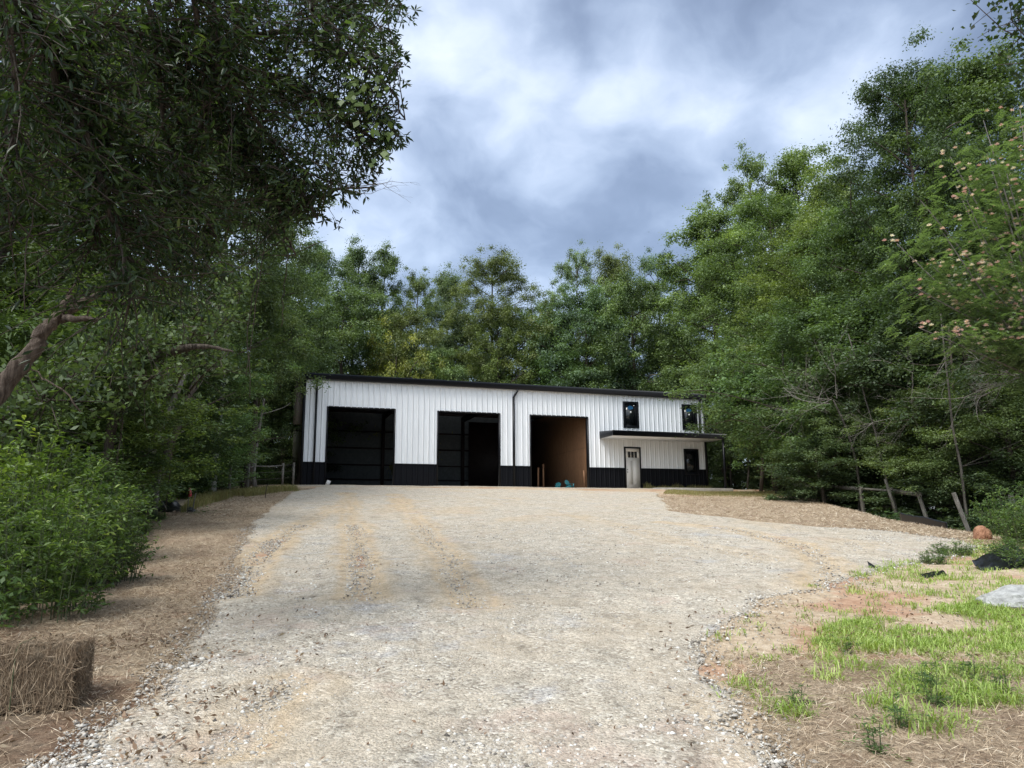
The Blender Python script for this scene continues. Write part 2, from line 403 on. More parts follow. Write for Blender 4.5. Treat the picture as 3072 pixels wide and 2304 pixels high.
wx = v[:, 0]+.10*fbm(v[:, 0]*2, v[:, 1]*2, 51, 3); wy = v[:, 1]
for k, (p, w) in enumerate(zip(TRK, [1, .8, .7, .85, .4, .8, .5])):
    d_ = seg_dist(wx, wy, p); n_ = fbm(v[:, 0]*1.4, v[:, 1]*.5, 40+k, 4)
    band = (1-sstep(.22, .50+.35*n_, d_))*(.65+.35*np.cos(d_*26+n_*5)); tr = tr+band*w*(.6+.5*sstep(-.35, .15, n_))
    rut = rut+w*(np.exp(-(d_/.17)**2)*1.0-.8*np.exp(-((d_-.36)/.10)**2))*(.6+.5*n_)
tr = np.clip(tr*1.5 + .45*sstep(.12, .5, fbm(v[:, 0]*.8, v[:, 1]*.3, 33, 5)), 0, 1)
v[:, 2] -= .030*rut - .012*fbm(v[:, 0]*3.2, v[:, 1]*1.6, 66, 4)
tag(MB().add(v, f, tr).build('gravel_driveway', MT['gravel'], smooth=True), kind='structure')
# gravel skirt before the building
def pad_l(y): return np.full_like(y, 0)
# straw: left strip, right bank, foreground right
SL = edge([(-300, 2304), (-150, 2150), (0, 1960), (110, 1880), (310, 1790), (330, 1690), (350, 1620), (430, 1590), (520, 1550), (600, 1515), (690, 1492), (800, 1476), (850, 1468)])
def sl(y): return np.interp(y, SL[0], SL[1]) + .2*fbm(np.asarray(y)*1.4, np.asarray(y)*0+5, 14, 3)
yv = np.concatenate([np.linspace(5.4, 16, 240), np.linspace(16.1, 36, 160)])
v, f = rows_sheet(yv, sl, lambda y: xl(y)+.08, 90, .006, .0)
v[:, 2] += (.05*np.abs(fbm(v[:, 0]*2.2, v[:, 1]*2.2, 21, 5))+.03*fbm(v[:, 0]*5, v[:, 1]*5, 23, 3))*sstep(5.8, 7, v[:, 1])*sstep(0, .3, xl(v[:, 1])-v[:, 0]) - .05*sstep(6.1, 5.5, v[:, 1])
tag(MB().add(v, f).build('straw_mulch', MT['straw'], smooth=True), 'brown straw mulch strip left of the gravel drive', 'straw', kind='stuff')
SRt = edge([(2960, 1600), (2880, 1592), (2700, 1560), (2560, 1530), (2430, 1497), (2300, 1484)])
def srr(y): return np.minimum(np.interp(y, SRt[0], SRt[1]), np.interp(y, XR_Y, XR_X)+.6)
yv = np.linspace(ER[0][np.argmax(ER[1])]+.3, 34, 150)
v, f = rows_sheet(yv, lambda y: xr(y)-.1, lambda y: np.interp(y, XR_Y, XR_X)+.7+.3*fbm(y, y*0, 17, 3), 60, .008, .035)
tag(MB().add(v, f).build('straw_mulch', MT['straw'], smooth=True), 'tan straw mulch spread over the bank right of the drive below the porch', 'straw', kind='stuff')
yv = np.linspace(2.5, 6.35, 90)
v, f = rows_sheet(yv, lambda y: np.interp(y, ER[0], ER[1])+.15+.3*fbm(y*1.3, y*0+9, 19, 3), lambda y: y*0+7.5, 60, .007, .03)
tag(MB().add(v, f).build('straw_mulch', MT['straw'], smooth=True), 'loose brown straw on the ground at the bottom right corner', 'straw', kind='stuff')
# ================================================================== BUILDING
def paint(name, col, rough=.4, spec=.5, var=.06, bump=.15):
    m, t, b = new_mat(name)
    p = t.node('ShaderNodeTexCoord').outputs['Object']
    n = t.noise(t.mapping(p, (1.2, 1.2, .35)), 1.3, 4, .6)
    lo, hi = tuple(q*(1-var) for q in col), tuple(min(1, q*(1+var*.5)) for q in col)
    t.put(b, 'Base Color', t.ramp(n, [(.3, lo), (.7, hi)])); t.put(b, 'Roughness', rough); t.put(b, 'Specular IOR Level', spec)
    t.put(b, 'Normal', t.bump(t.noise(p, 2.5, 3), bump, .01)); return m
MT['white'] = paint('white_steel', (.80, .82, .84), .42, .4); MT['black'] = paint('black_steel', (.006, .0065, .009), .6, .12)
MT['trim'] = paint('black_trim', (.006, .007, .010), .4, .3); MT['soffit'] = paint('soffit_steel', (.42, .42, .42), .5)
MT['brown'] = paint('brown_steel', (.16, .135, .11), .55); MT['door'] = paint('door_paint', (.74, .72, .69), .45, .4, .04)
MT['inner'] = simple('lining', (.15, .17, .18), .7, var=.15); MT['frame'] = simple('primer_frame', (.028, .018, .02), .6, var=.2)
MT['concrete'] = simple('concrete', (.40, .385, .35), .85, var=.18, sc=3, bump=.3)
def glass_mat():
    m, t, b = new_mat('dark_glass'); t.put(b, 'Base Color', (.012, .014, .016, 1)); t.put(b, 'Roughness', .06); t.put(b, 'Specular IOR Level', .5); return m
MT['glass'] = glass_mat()
def ply_mat():
    m, t, b = new_mat('plywood'); p = t.node('ShaderNodeTexCoord').outputs['Object']
    n = t.noise(t.mapping(p, (1, 6, .8)), 2.2, 6, .65, 1.5)
    c = t.ramp(n, [(.3, (.17, .08, .04)), (.6, (.28, .15, .075)), (.8, (.35, .20, .11))])
    fr = t.node('ShaderNodeSeparateXYZ'); t.put(fr, 0, p)
    s = t.math('LESS_THAN', t.math('FRACT', t.math('DIVIDE', fr.outputs[1], 1.22)), .008); s2 = t.math('LESS_THAN', t.math('FRACT', t.math('DIVIDE', fr.outputs[2], 2.44)), .004)
    c = t.mix(t.math('MAXIMUM', s, s2), c, (.05, .03, .02)); t.put(b, 'Base Color', c); t.put(b, 'Roughness', .75); return m
MT['ply'] = ply_mat()
WLEN, EAVE, WN, DT = 24.28, 5.59, 1.22, 4.19
bld = empty('steel_building', bl(0, 0, 0), YAW, 'long white ribbed steel building with black wainscot and three open garage doors', 'building')
RIB, RH = .3048, .048
def sheet(mb, x0, x1, z0, z1, y=0., rh=RH, flip=1):
    """ribbed steel sheet in the plane y, ribs towards -y"""
    prof = []
    k = math.floor(x0/RIB)-1
    while k*RIB < x1+RIB:
        c = k*RIB
        prof += [(c-.034, 0), (c-.020, 1), (c+.020, 1), (c+.034, 0), (c+.110, 0), (c+.118, .16), (c+.135, .16), (c+.143, 0), (c+.180, 0), (c+.188, .16), (c+.205, .16), (c+.213, 0)]
        k += 1
    px = np.array([q[0] for q in prof]); pv = np.array([q[1] for q in prof], float)
    xs_ = np.unique(np.concatenate([[x0, x1], px[(px > x0) & (px < x1)]]))
    hh = np.interp(xs_, px, pv)*rh
    n = len(xs_)
    v = np.concatenate([np.stack([xs_, y-hh*flip, np.full(n, z0)], -1), np.stack([xs_, y-hh*flip, np.full(n, z1)], -1)])
    i = np.arange(n-1)
    mb.add(v, np.stack([i, i+1, i+n+1, i+n], -1))
def walled(mb, x0, x1, z0, z1, holes, **k):
    xe = sorted({x0, x1, *[h[0] for h in holes], *[h[1] for h in holes]}); xe = [q for q in xe if x0 <= q <= x1]
    for a, b in zip(xe[:-1], xe[1:]):
        m = (a+b)/2; segs = [(z0, z1)]
        for h in holes:
            if h[0] < m < h[1]:
                ns = []
                for (s, e) in segs:
                    if h[2] > s: ns.append((s, min(e, h[2])))
                    if h[3] < e: ns.append((max(s, h[3]), e))
                segs = [(s, e) for s, e in ns if e-s > .01]
        for (s, e) in segs: sheet(mb, a, b, s, e, **k)
D = [(1.183, 4.843), (7.200, 10.855), (12.681, 16.340)]
WIN = [(18.73, 19.66, 3.69, 5.21), (22.78, 23.72, 3.69, 5.21)]
LOWW = (22.78, 23.70, .92, 2.42)
MD = (18.72, 19.70, -.02, 2.44)
HO = [(a, b, -.3, DT) for a, b in D] + WIN + [LOWW, MD]
w = MB(); walled(w, .0, WLEN, WN, EAVE, HO); w.build('wall', MT['white'], bld)
for a, b in ((0, D[0][0]), (D[0][1], D[1][0]), (D[1][1], D[2][0]), (D[2][1], MD[0]), (MD[1], WLEN)):
    w = MB(); walled(w, a, b, -.25, WN-.012, HO); w.build('wainscot', MT['black'], bld)
# wainscot cap trim
mb = MB()
for a, b in ((.06, D[0][0]), (D[0][1], D[1][0]), (D[1][1], D[2][0]), (D[2][1], MD[0]-.06), (MD[1]+.06, LOWW[0]-.05), (LOWW[1]+.05, WLEN-.06)):
    MB().box(a, b, -.055, -.003, WN-.03, WN-.002).build('wainscot_cap', MT['trim'], bld)
pass
DEP = 12.0
# end and rear walls (solid, so the inside is dark), local copies of the sheet turned round
def solid(name, mat, *b):
    mb = MB()
    for q in b: mb.box(*q)
    return mb.build(name, mat, bld)
solid('end_wall', MT['brown'], (0.0, .05, .06, DEP, -.25, EAVE+.20)); solid('end_wall', MT['white'], (WLEN-.05, WLEN, .06, DEP, WN, EAVE+.20))
solid('end_wainscot', MT['black'], (WLEN-.05, WLEN, .06, DEP, -.25, WN-.002))
solid('rear_wall', MT['inner'], (.06, WLEN-.06, DEP-.05, DEP, -.25, EAVE+.20))
solid('lean_to_panel', MT['brown'], (-.53, -.10, .30, .42, 3.22, 5.56))
# gables
for x in (0.02, WLEN-.03):
    mb = MB(); mb.add([(x, 0.05, EAVE), (x, DEP, EAVE), (x, DEP/2, EAVE+.5)], [(0, 1, 2)])
    mb.build('gable', MT['brown'], bld)
# roof
def roof_half(mb, ya, za, yb, zb, x0=-.60, x1=WLEN+.3, th=.05):
    mb.add([(x0, ya, za), (x1, ya, za), (x1, yb, zb), (x0, yb, zb), (x0, ya, za-th), (x1, ya, za-th), (x1, yb, zb-th), (x0, yb, zb-th)],
           [(0, 1, 2, 3), (7, 6, 5, 4), (0, 4, 5, 1), (1, 5, 6, 2), (2, 6, 7, 3), (3, 7, 4, 0)])
mb = MB(); roof_half(mb, -.12, EAVE+.30, DEP/2, EAVE+.80, WLEN and -.60); roof_half(mb, DEP/2+.001, EAVE+.80, DEP+.12, EAVE+.30)
roof = mb.build('roof', MT['trim'], bld)
solid('ceiling_lining', MT['inner'], (.06, WLEN-.06, .02, DEP-.02, EAVE+.165, EAVE+.19), (.0, WLEN, -.05, .02, EAVE+.031, EAVE+.25))
# gutter: profile extruded along x
def extr(prof, x0, x1):
    n = len(prof); v = [(x0, y, z) for y, z in prof] + [(x1, y, z) for y, z in prof]
    f = [(i, (i+1) % n, n+(i+1) % n, n+i) for i in range(n)]
    t3 = [(0, i, i+1) for i in range(1, n-1)] + [(n, n+i+1, n+i) for i in range(1, n-1)]
    return v, f, t3
v, f, t3 = extr([(-.13, EAVE+.02), (-.24, EAVE+.02), (-.27, EAVE+.06), (-.27, EAVE+.16), (-.30, EAVE+.22), (-.30, EAVE+.31), (-.28, EAVE+.335), (-.13, EAVE+.335)], -.66, WLEN+.32)
mb = MB(); mb.add(v, f); mb.f3.append(np.array(t3)); mb.build('gutter', MT['trim'], bld)
solid('soffit', MT['soffit'], (-.60, WLEN+.28, -.128, -.004, EAVE+.0, EAVE+.03))
mb = MB(); k = 0
mb.box(.06, WLEN-.06, -.056, -.05, EAVE-.018, EAVE-.004)
while k*RIB < WLEN-.2: mb.box(k*RIB+.06, k*RIB+.2, -.058, -.0495, EAVE-.05, EAVE-.012); k += 1
mb.build('closure_strip', MT['white'], bld)
# corner trims, jamb trims
solid('corner_trim', MT['trim'], (-.09, .05, -.05, .055, -.25, EAVE-.01)); solid('corner_trim', MT['trim'], (WLEN-.05, WLEN+.09, -.05, .055, -.25, EAVE-.01))
for a, b in D:
    solid('door_trim', MT['trim'], (a-.02, a+.06, -.042, .20, -.1, DT+.02), (b-.06, b+.02, -.042, .20, -.1, DT+.02), (a+.06, b-.06, -.042, .20, DT-.05, DT+.03))
# downspouts
for x, e in ((.60, 0), (11.66, .0), (23.93, 0)):
    mb = MB(); zt = EAVE+.04
    bot = -.05 if x < 20 else 3.18
    mb.box(x-.055, x+.055, -.135, -.045, bot, EAVE-.42)
    s = .22 if 1 < x < 20 else .0
    mb.tube([(x, -.09, EAVE-.44), (x+s*.15, -.10, EAVE-.36), (x+s*.9, -.20, EAVE-.10), (x+s, -.21, EAVE+.05)], .058, 8)
    mb.build('downspout', MT['trim'], bld)
# windows
def window(x0, x1, z0, z1, sticker=True):
    mb = MB(); e = .075
    mb.box(x0-.045, x0+e, -.075, .04, z0-.045, z1+.045); mb.box(x1-e, x1+.045, -.075, .04, z0-.045, z1+.045)
    mb.box(x0+e, x1-e, -.075, .04, z0-.045, z0+e); mb.box(x0+e, x1-e, -.075, .04, z1-e, z1+.045)
    f = mb.build('window', MT['trim'], bld, bevel=.006)
    MB().box(x0+e-.002, x1-e+.002, -.005, .012, z0+e-.002, z1-e+.002).build('pane', MT['glass'], f)
    mb = MB(); mb.box(x1-e-.10, x1-e-.075, -.03, -.008, z0+e, z1-e); mb.box(x0+e, x1-e, -.03, -.008, z0+e+.02, z0+e+.045); mb.build('sash', MT['soffit'] if False else MT['trim'], f)
    if sticker:
        m1 = simple('blue_film', (.02, .10, .22), .35); m2 = simple('paper_label', (.75, .75, .72), .6)
        cx = (x0+x1)/2
        mb = MB(); rr = random.Random(int(x0*10)); n = 14
        pts = [(cx-.02+(.17+.05*rr.random())*math.cos(q*2*math.pi/n), -.012, z1-.33+(.09+.05*rr.random())*math.sin(q*2*math.pi/n)) for q in range(n)]
        mb.add([(cx-.02, -.012, z1-.33)]+pts, [(0, q+1, (q+1) % n+1) for q in range(n)]); mb.build('blue_film', m1, f)
        MB().box(cx-.05, cx+.05, -.018, -.013, z1-.66, z1-.55).build('paper_label', m2, f)
        MB().box(cx+.17, cx+.27, -.018, -.013, z1-.21, z1-.155).build('paper_label', m2, f)
    return f
for q in WIN: window(*q)
window(*LOWW, sticker=False)
# entry door
x0, x1, z0, z1 = MD
mb = MB(); mb.box(x0-.06, x0+.03, -.05, .05, -.02, z1+.05); mb.box(x1-.03, x1+.06, -.05, .05, -.02, z1+.05); mb.box(x0+.03, x1-.03, -.05, .05, z1-.035, z1+.05)
mb.build('door_frame', MT['trim'], bld)
dr = MB()
dx0, dx1, dz0, dz1 = x0+.035, x1-.035, .0, z1-.04
lw = (dx1-dx0-.36)/3; lz0, lz1 = dz1-.56, dz1-.19
lites = [(dx0+.15+i*(lw+.03), dx0+.15+i*(lw+.03)+lw) for i in range(3)]
dr.box(dx0, dx1, -.03, .015, dz0, lz0); dr.box(dx0, dx1, -.03, .015, lz1, dz1)
ee = [dx0]+[q for l in lites for q in l]+[dx1]
for i in range(0, 8, 2): dr.box(ee[i], ee[i+1], -.03, .015, lz0, lz1)
dr.box(dx0+.12, (dx0+dx1)/2-.04, -.038, -.0305, .25, lz0-.18); dr.box((dx0+dx1)/2+.04, dx1-.12, -.038, -.0305, .25, lz0-.18)
dro = dr.build('entry_door', MT['door'], bld)
for a, b in lites: MB().box(a, b, -.012, .0, lz0, lz1).build('pane', MT['glass'], dro)
for z in (1.12, .97): MB().tube([(dx0+.07, -.03, z), (dx0+.07, -.05, z), (dx0+.07, -.075, z), (dx0+.07, -.09, z)], [.02, .015, .032, .022], 10).build('door_knob', MT['trim'], dro, smooth=True)
# awning
AX0, AX1, AD = 17.05, 24.55, 1.83
mb = MB()
v, f, t3 = extr([(-.06, 3.34), (-AD+.02, 3.20), (-AD+.02, 3.14), (-.06, 3.28)], AX0+.03, AX1-.03); mb.add(v, f); mb.f3.append(np.array(t3))
aw = mb.build('awning', MT['trim'], bld)
v, f, t3 = extr([(-AD+.02, 2.92), (-AD-.06, 2.92), (-AD-.09, 2.96), (-AD-.09, 3.06), (-AD-.12, 3.12), (-AD-.12, 3.215), (-AD+.02, 3.215)], AX0-.02, AX1+.02)
mb = MB(); mb.add(v, f); mb.f3.append(np.array(t3)); mb.build('fascia', MT['trim'], aw)
mb = MB(); mb.add([(AX0, -.05, 3.36), (AX0, -AD+.015, 3.21), (AX0, -AD+.015, 2.92), (AX0, -.05, 2.92), (AX0+.028, -.05, 3.36), (AX0+.028, -AD+.015, 3.21), (AX0+.028, -AD+.015, 2.92), (AX0+.028, -.05, 2.92)], [(0, 1, 2, 3), (4, 7, 6, 5), (0, 4, 5, 1), (2, 6, 7, 3)]).build('side_fascia', MT['trim'], aw)
mb = MB(); mb.add([(AX1-.03, -.05, 3.36), (AX1-.03, -AD+.015, 3.21), (AX1-.03, -AD+.015, 2.92), (AX1-.03, -.05, 2.92), (AX1, -.05, 3.36), (AX1, -AD+.015, 3.21), (AX1, -AD+.015, 2.92), (AX1, -.05, 2.92)], [(0, 1, 2, 3), (4, 7, 6, 5), (0, 4, 5, 1), (2, 6, 7, 3)]).build('side_fascia', MT['trim'], aw)
MB().box(AX0+.03, AX1-.032, -AD+.018, -.05, 2.925, 2.945).build('soffit', MT['white'], aw)
mb = MB(); mb.box(24.36, 24.47, -AD+.0, -AD+.11, -.04, 2.92); mb.box(24.31, 24.52, -AD-.05, -AD+.16, -.03, -.01); mb.build('post', MT['trim'], aw)
# slabs
MB().box(19.72, 24.75, -2.05, -.05, -.28, -.035).build('porch_slab', MT['concrete'], bld, bevel=.01)
MB().box(-.0, WLEN, -.0, DEP, -.45, -.03).build('floor_slab', MT['concrete'], bld)
# interior: frames, girts, rafters, purlins, lining
mb = MB()
for x in (1.0-.6, 6.02, 11.75, 17.2): mb.box(x-.1, x+.1, DEP-.35, DEP-.06, -.03, EAVE); mb.box(x-.1, x+.1, .12, DEP-.35, EAVE-.35, EAVE-.02)
for x in (6.02, 11.75): mb.box(x-.1, x+.1, .06, .36, -.03, EAVE)
mb.build('frame_column', MT['frame'], bld)
for z in (1.0, 2.0, 3.15, 4.3): solid('girt', MT['frame'], (.3, 17.1, DEP-.27, DEP-.07, z, z+.09))
for y in (1.6, 3.2, 4.8, 6.4, 8, 9.6, 11.2): solid('purlin', MT['frame'], (.1, WLEN-.1, y, y+.07, EAVE-.02, EAVE+.16))
solid('inner_lining', MT['inner'], (.055, .08, .1, DEP-.07, -.03, EAVE-.01))
part = solid('plywood_partition', MT['ply'], (16.44, 16.50, .06, DEP-.36, -.03, EAVE-.36))
solid('stud_wall', MT['frame'], (12.1, 16.43, DEP-.60, DEP-.54, -.03, EAVE-.36))
# things inside the third bay
def chair(lx, ly, rz, label, k=1.):
    p = bl(lx, ly, -.03); t = empty('lawn_chair', p, YAW+rz, label, 'chair', 'teal lawn chairs in the third bay'); t.scale = (k, k, k)
    mt = MT['teal']
    mb = MB(); 
    for i in range(5): mb.box(-.25, .25, -.45+i*.105, -.36+i*.105, .33-i*.022, .35-i*.022)
    mb.build('seat', mt, t)
    for i in range(5):
        x = (i-2)*.105; top = .95-.045*abs(i-2)**1.6
        mb = MB(); M = Matrix.Translation((x, .05, .22)) @ Matrix.Rotation(math.radians(-20), 4, 'X') @ Matrix.Rotation(math.radians((i-2)*4), 4, 'Y')
        mb.box(-.046, .046, -.01, .012, 0, top-.12, M); mb.build('back_slat', mt, t)
    for s in (-1, 1):
        MB().box(s*.36-.07, s*.36+.07, -.5, .22, .54, .565).build('armrest', mt, t)
        MB().box(s*.29-.02, s*.29+.02, -.46, -.38, 0, .54).build('leg', mt, t)
        mb = MB(); mb.box(s*.27-.018, s*.27+.018, -.4, .5, -.05, .06, Matrix.Translation((0, .0, .22)) @ Matrix.Rotation(math.radians(-14), 4, 'X')); mb.build('leg', mt, t)
    return t
MT['teal'] = simple('teal_plastic', (.015, .17, .20), .5)
chair(15.35, .75, .5, 'teal slatted lawn chair nearest the right jamb of the third garage door', .55)
chair(14.75, .95, -.5, 'teal lawn chair farther from the jamb, partly in the dark of the third bay', .42)
for i, (x, y, h, ti, lab) in enumerate(((13.95, 2.2, 1.35, .02, 'thin board standing upright left of the teal chairs'), (14.45, 2.6, 1.6, .0, 'tall board standing just behind the far teal chair'), (16.30, .55, 1.1, -.05, 'short pale board leaning on the plywood beside the right jamb'))):
    mb = MB(); mb.box(-.045, .045, -.02, .02, 0, h, Matrix.Rotation(ti, 4, 'Y')); o = mb.build('board', MT['ply']); o.location = tuple(bl(x, y, -.03)); o.rotation_euler = (0, 0, YAW)
    tag(o, lab, 'board', 'boards standing in the third bay')
mb = MB(); mb.box(-.10, .10, -.012, .012, 0, .30, Matrix.Rotation(.35, 4, 'Y')); o = mb.build('foam_sheet', MT['door']); o.location = tuple(bl(1.30, -.12, -.03)); o.rotation_euler = (0.1, 0, YAW)
tag(o, 'small white scrap of board leaning on the left jamb of the first garage door', 'scrap')
# gravel apron from the sloping drive to the sills (part of the ground)
xs2 = np.linspace(-.2, 19.7, 80); ys2 = np.linspace(-2.2, -.0, 14)
vv = []
for yy in ys2:
    for xx in xs2:
        p = bl(xx, yy); z = max(float(hgt(p[0], p[1]))+.006, FLOOR-.035 - .0*abs(yy)) if yy > -.9 else float(hgt(p[0], p[1]))+.01
        vv.append((p[0], p[1], z))
vv = np.array(vv); i = (np.arange(len(ys2)-1)[:, None]*len(xs2)+np.arange(len(xs2)-1)[None, :]).ravel(); n = len(xs2)
# photographs show the gravel running right up to the sills
tag(MB().add(vv, np.stack([i, i+1, i+n+1, i+n], -1), .15).build('gravel_apron', MT['gravel'], smooth=True), kind='structure')
# ================================================================== TREES
def leafquads(c, size, nrm, ratio=.45, rs=None, direc=None, fold=0.):
    n = len(c)
    if direc is None: direc = rs.normal(size=(n, 3))
    nrm = nrm/(np.linalg.norm(nrm, axis=1)[:, None]+1e-9)
    d = direc - nrm*np.sum(direc*nrm, 1)[:, None]; d /= np.linalg.norm(d, axis=1)[:, None]+1e-9
    s = np.cross(nrm, d); L = size[:, None]*.5; Wd = L*ratio
    up = nrm*(L*fold)
    v = np.stack([c-d*L, c+s*Wd+up-d*L*.1, c+d*L, c-s*Wd+up-d*L*.1], 1).reshape(-1, 3)
    return v, np.arange(n*4).reshape(-1, 4)
def bez(p0, p1, p2, n):
    t = np.linspace(0, 1, n)[:, None]; return p0*(1-t)**2 + 2*p1*t*(1-t) + p2*t*t
def make_crown(seed, H, R, base, ncl, nleaf, lsize, rc=(.7, 1.3), shape=.8, top=.5, ragged=.35, droop=0., trunk_r=.22, lean=(0, 0), gap=0., ratio=.5, skew=None):
    """trunk + limbs (wood) and leaf clumps (crown) of a tree H metres high, crown radius R, lowest leaves at base"""
    rs = np.random.RandomState(seed); wood = MB()
    k = 9; t = np.linspace(0, 1, k)
    tp = np.stack([lean[0]*t**1.4+.25*np.cumsum(rs.normal(size=k))*.5*t, lean[1]*t**1.4+.25*np.cumsum(rs.normal(size=k))*.5*t, t*H*.93], -1)
    wood.tube(tp, trunk_r*(1-t*.88)+.02, 8)
    lump = [(rs.uniform(0, 2*math.pi), rs.uniform(.1, .95), rs.uniform(-ragged, ragged), rs.uniform(.35, .8)) for _ in range(9)]
    def env(u, a):
        r = R*np.clip(math.sin(math.pi*min(1, max(0, u))**shape)+.02, 0, 1)**top
        for (la, lu, am, w) in lump:
            da = (a-la+math.pi) % (2*math.pi)-math.pi
            r *= 1+am*math.exp(-(da/w/1.3)**2-((u-lu)/w/.5)**2)
        return max(r, .15*R)
    def tat(z): return np.array([np.interp(z, tp[:, 2], tp[:, 0]), np.interp(z, tp[:, 2], tp[:, 1]), z])
    cl = []; nl = max(9, ncl//7); ga = rs.uniform(0, 6)
    for i in range(nl):
        u = (i+.5)/nl; a = ga + i*2.399+rs.normal()*.25
        zt = base+(H-base)*u; e = env(u, a)*rs.uniform(.72, 1.0)
        z0 = max(H*.12, zt - e*rs.uniform(.35, .75)); z0 = min(z0, H*.9)
        p0 = tat(z0); p2 = tat(min(zt, H*.93)); p2 = p2 + np.array([math.cos(a)*e, math.sin(a)*e, zt-p2[2]]); p1 = (p0+p2)/2 + np.array([0, 0, e*.12-droop])
        br = bez(p0, p1, p2, 6); r0 = trunk_r*.42*(1-u*.5)
        wood.tube(br, np.linspace(r0, .02, 6), 5, cap=False)
        for q in (.55, .8, 1.0):
            b = br[min(5, int(q*5))]; cl.append(b+rs.normal(size=3)*.25)
            for _ in range(2):
                aa = a+rs.normal()*.9; l = rs.uniform(.5, 1.3)*e*.35
                tip = b+np.array([math.cos(aa)*l, math.sin(aa)*l, rs.uniform(-.3, .7)*l])
                if q > .6 and _ == 0: wood.tube(bez(b, (b+tip)/2+np.array([0, 0, .1]), tip, 4), [.035, .028, .02, .012], 4, cap=False)
                cl.append(tip)
    for _ in range(int(ncl*.35)):
        u = rs.uniform(0, 1)**.9; a = rs.uniform(0, 2*math.pi); e = env(u, a)*rs.uniform(.75, 1.02)
        p = tat(min(base+(H-base)*u, H*.93)); cl.append(np.array([p[0]+math.cos(a)*e, p[1]+math.sin(a)*e, base+(H-base)*u]))
    cl = np.array(cl); cl = cl[rs.permutation(len(cl))[:ncl]]; m = len(cl)
    keep = rs.uniform(size=m) > gap; cl = cl[keep]; m = len(cl)
    cl = np.concatenate([cl, cl+rs.normal(size=cl.shape)*np.array([.75, .75, .6])*rc[1]]); m = len(cl)
    rcs = rs.uniform(rc[0], rc[1], m)*.74; val = rs.normal(.42, .15, m); nleaf = int(nleaf*1.15); lsize = lsize*.82
    cnt = (nleaf*(rcs/np.mean(rcs))**2).astype(int)
    idx = np.repeat(np.arange(m), cnt); N = len(idx)
    dv = rs.normal(size=(N, 3)); dv[:, 2] = dv[:, 2]*.9+.35; dv /= np.linalg.norm(dv, axis=1)[:, None]
    rr = rs.uniform(.1, 1, N)**.6*(1+.27*rs.normal(size=N))
    # sub-lumps give each clump an uneven surface
    ph = rs.uniform(0, 6.28, (m, 6)); 
    lum = 1+.28*np.sin(dv[:, 0]*4+ph[idx, 0])*np.sin(dv[:, 1]*4+ph[idx, 1])+.2*np.sin(dv[:, 2]*6+ph[idx, 2])
    off = dv*(rr*lum)[:, None]*rcs[idx][:, None]*np.array([1, 1, .72])
    c = cl[idx]+off
    nrm = dv*.6+np.array([0, 0, .75])+rs.normal(size=(N, 3))*.45
    drc = rs.normal(size=(N, 3))*.7+dv*.6+np.array([0, 0, -.25])
    v, f = leafquads(c, rs.uniform(.7, 1.25, N)*lsize, nrm, ratio, rs, drc, .12)
    vv = np.clip(np.repeat(val[idx]+rs.normal(size=N)*.13, 4), 0, 1)
    crown = MB().add(v, f, vv)
    return wood, crown
def tree_thing(name, wood, crown, bark='bark', leaf='leaf'):
    t = empty(name); wood.build('trunk', MT[bark], t, smooth=True); crown.build('crown', MT[leaf], t); return t
PROTO = {}
def proto(key):
    if key in PROTO: return PROTO[key]
    S = dict(
        oak=dict(top=.7, shape=.62, seed=1, H=20, R=4.8, base=5, ncl=190, nleaf=170, lsize=.20, rc=(.6, 1.25)),
        oak2=dict(seed=2, H=20, R=4.4, base=4, ncl=180, nleaf=170, lsize=.20, rc=(.6, 1.2), shape=.6, top=.75, ragged=.5),
        gum=dict(seed=3, H=20, R=3.6, base=4, ncl=150, nleaf=170, lsize=.19, rc=(.5, 1.1), ragged=.5, top=.8, shape=.62, gap=.08),
        open=dict(seed=4, H=20, R=5.2, base=6, ncl=180, nleaf=120, lsize=.20, rc=(.5, 1.), ragged=.6, gap=.12, shape=.6, top=.8),
        full=dict(seed=5, H=14, R=4.6, base=.8, ncl=200, nleaf=180, lsize=.19, rc=(.6, 1.2), shape=.6, ragged=.4),
        full2=dict(seed=6, H=14, R=4.0, base=.8, ncl=190, nleaf=180, lsize=.17, rc=(.5, 1.1), shape=.65, ragged=.45),
        dense=dict(seed=7, H=20, R=5.0, base=3, ncl=260, nleaf=170, lsize=.17, rc=(.55, 1.1), shape=.7, top=.5, ragged=.45),
        broad=dict(seed=8, H=10, R=4.4, base=3.3, ncl=150, nleaf=95, lsize=.27, rc=(.5, .95), shape=.6, ragged=.45, ratio=.62),
        mid=dict(seed=15, H=14, R=4.4, base=4.8, ncl=170, nleaf=180, lsize=.18, rc=(.6, 1.15), shape=.6, ragged=.45),
        bush=dict(seed=9, H=5, R=2.6, base=.2, ncl=90, nleaf=130, lsize=.15, rc=(.35, .7), shape=.5, trunk_r=.06),
        bush2=dict(seed=10, H=5, R=2.3, base=.2, ncl=90, nleaf=130, lsize=.13, rc=(.3, .65), shape=.55, trunk_r=.06, ragged=.5),
    )[key]
    PROTO[key] = (S, make_crown(**S)); return PROTO[key]
USED = {}
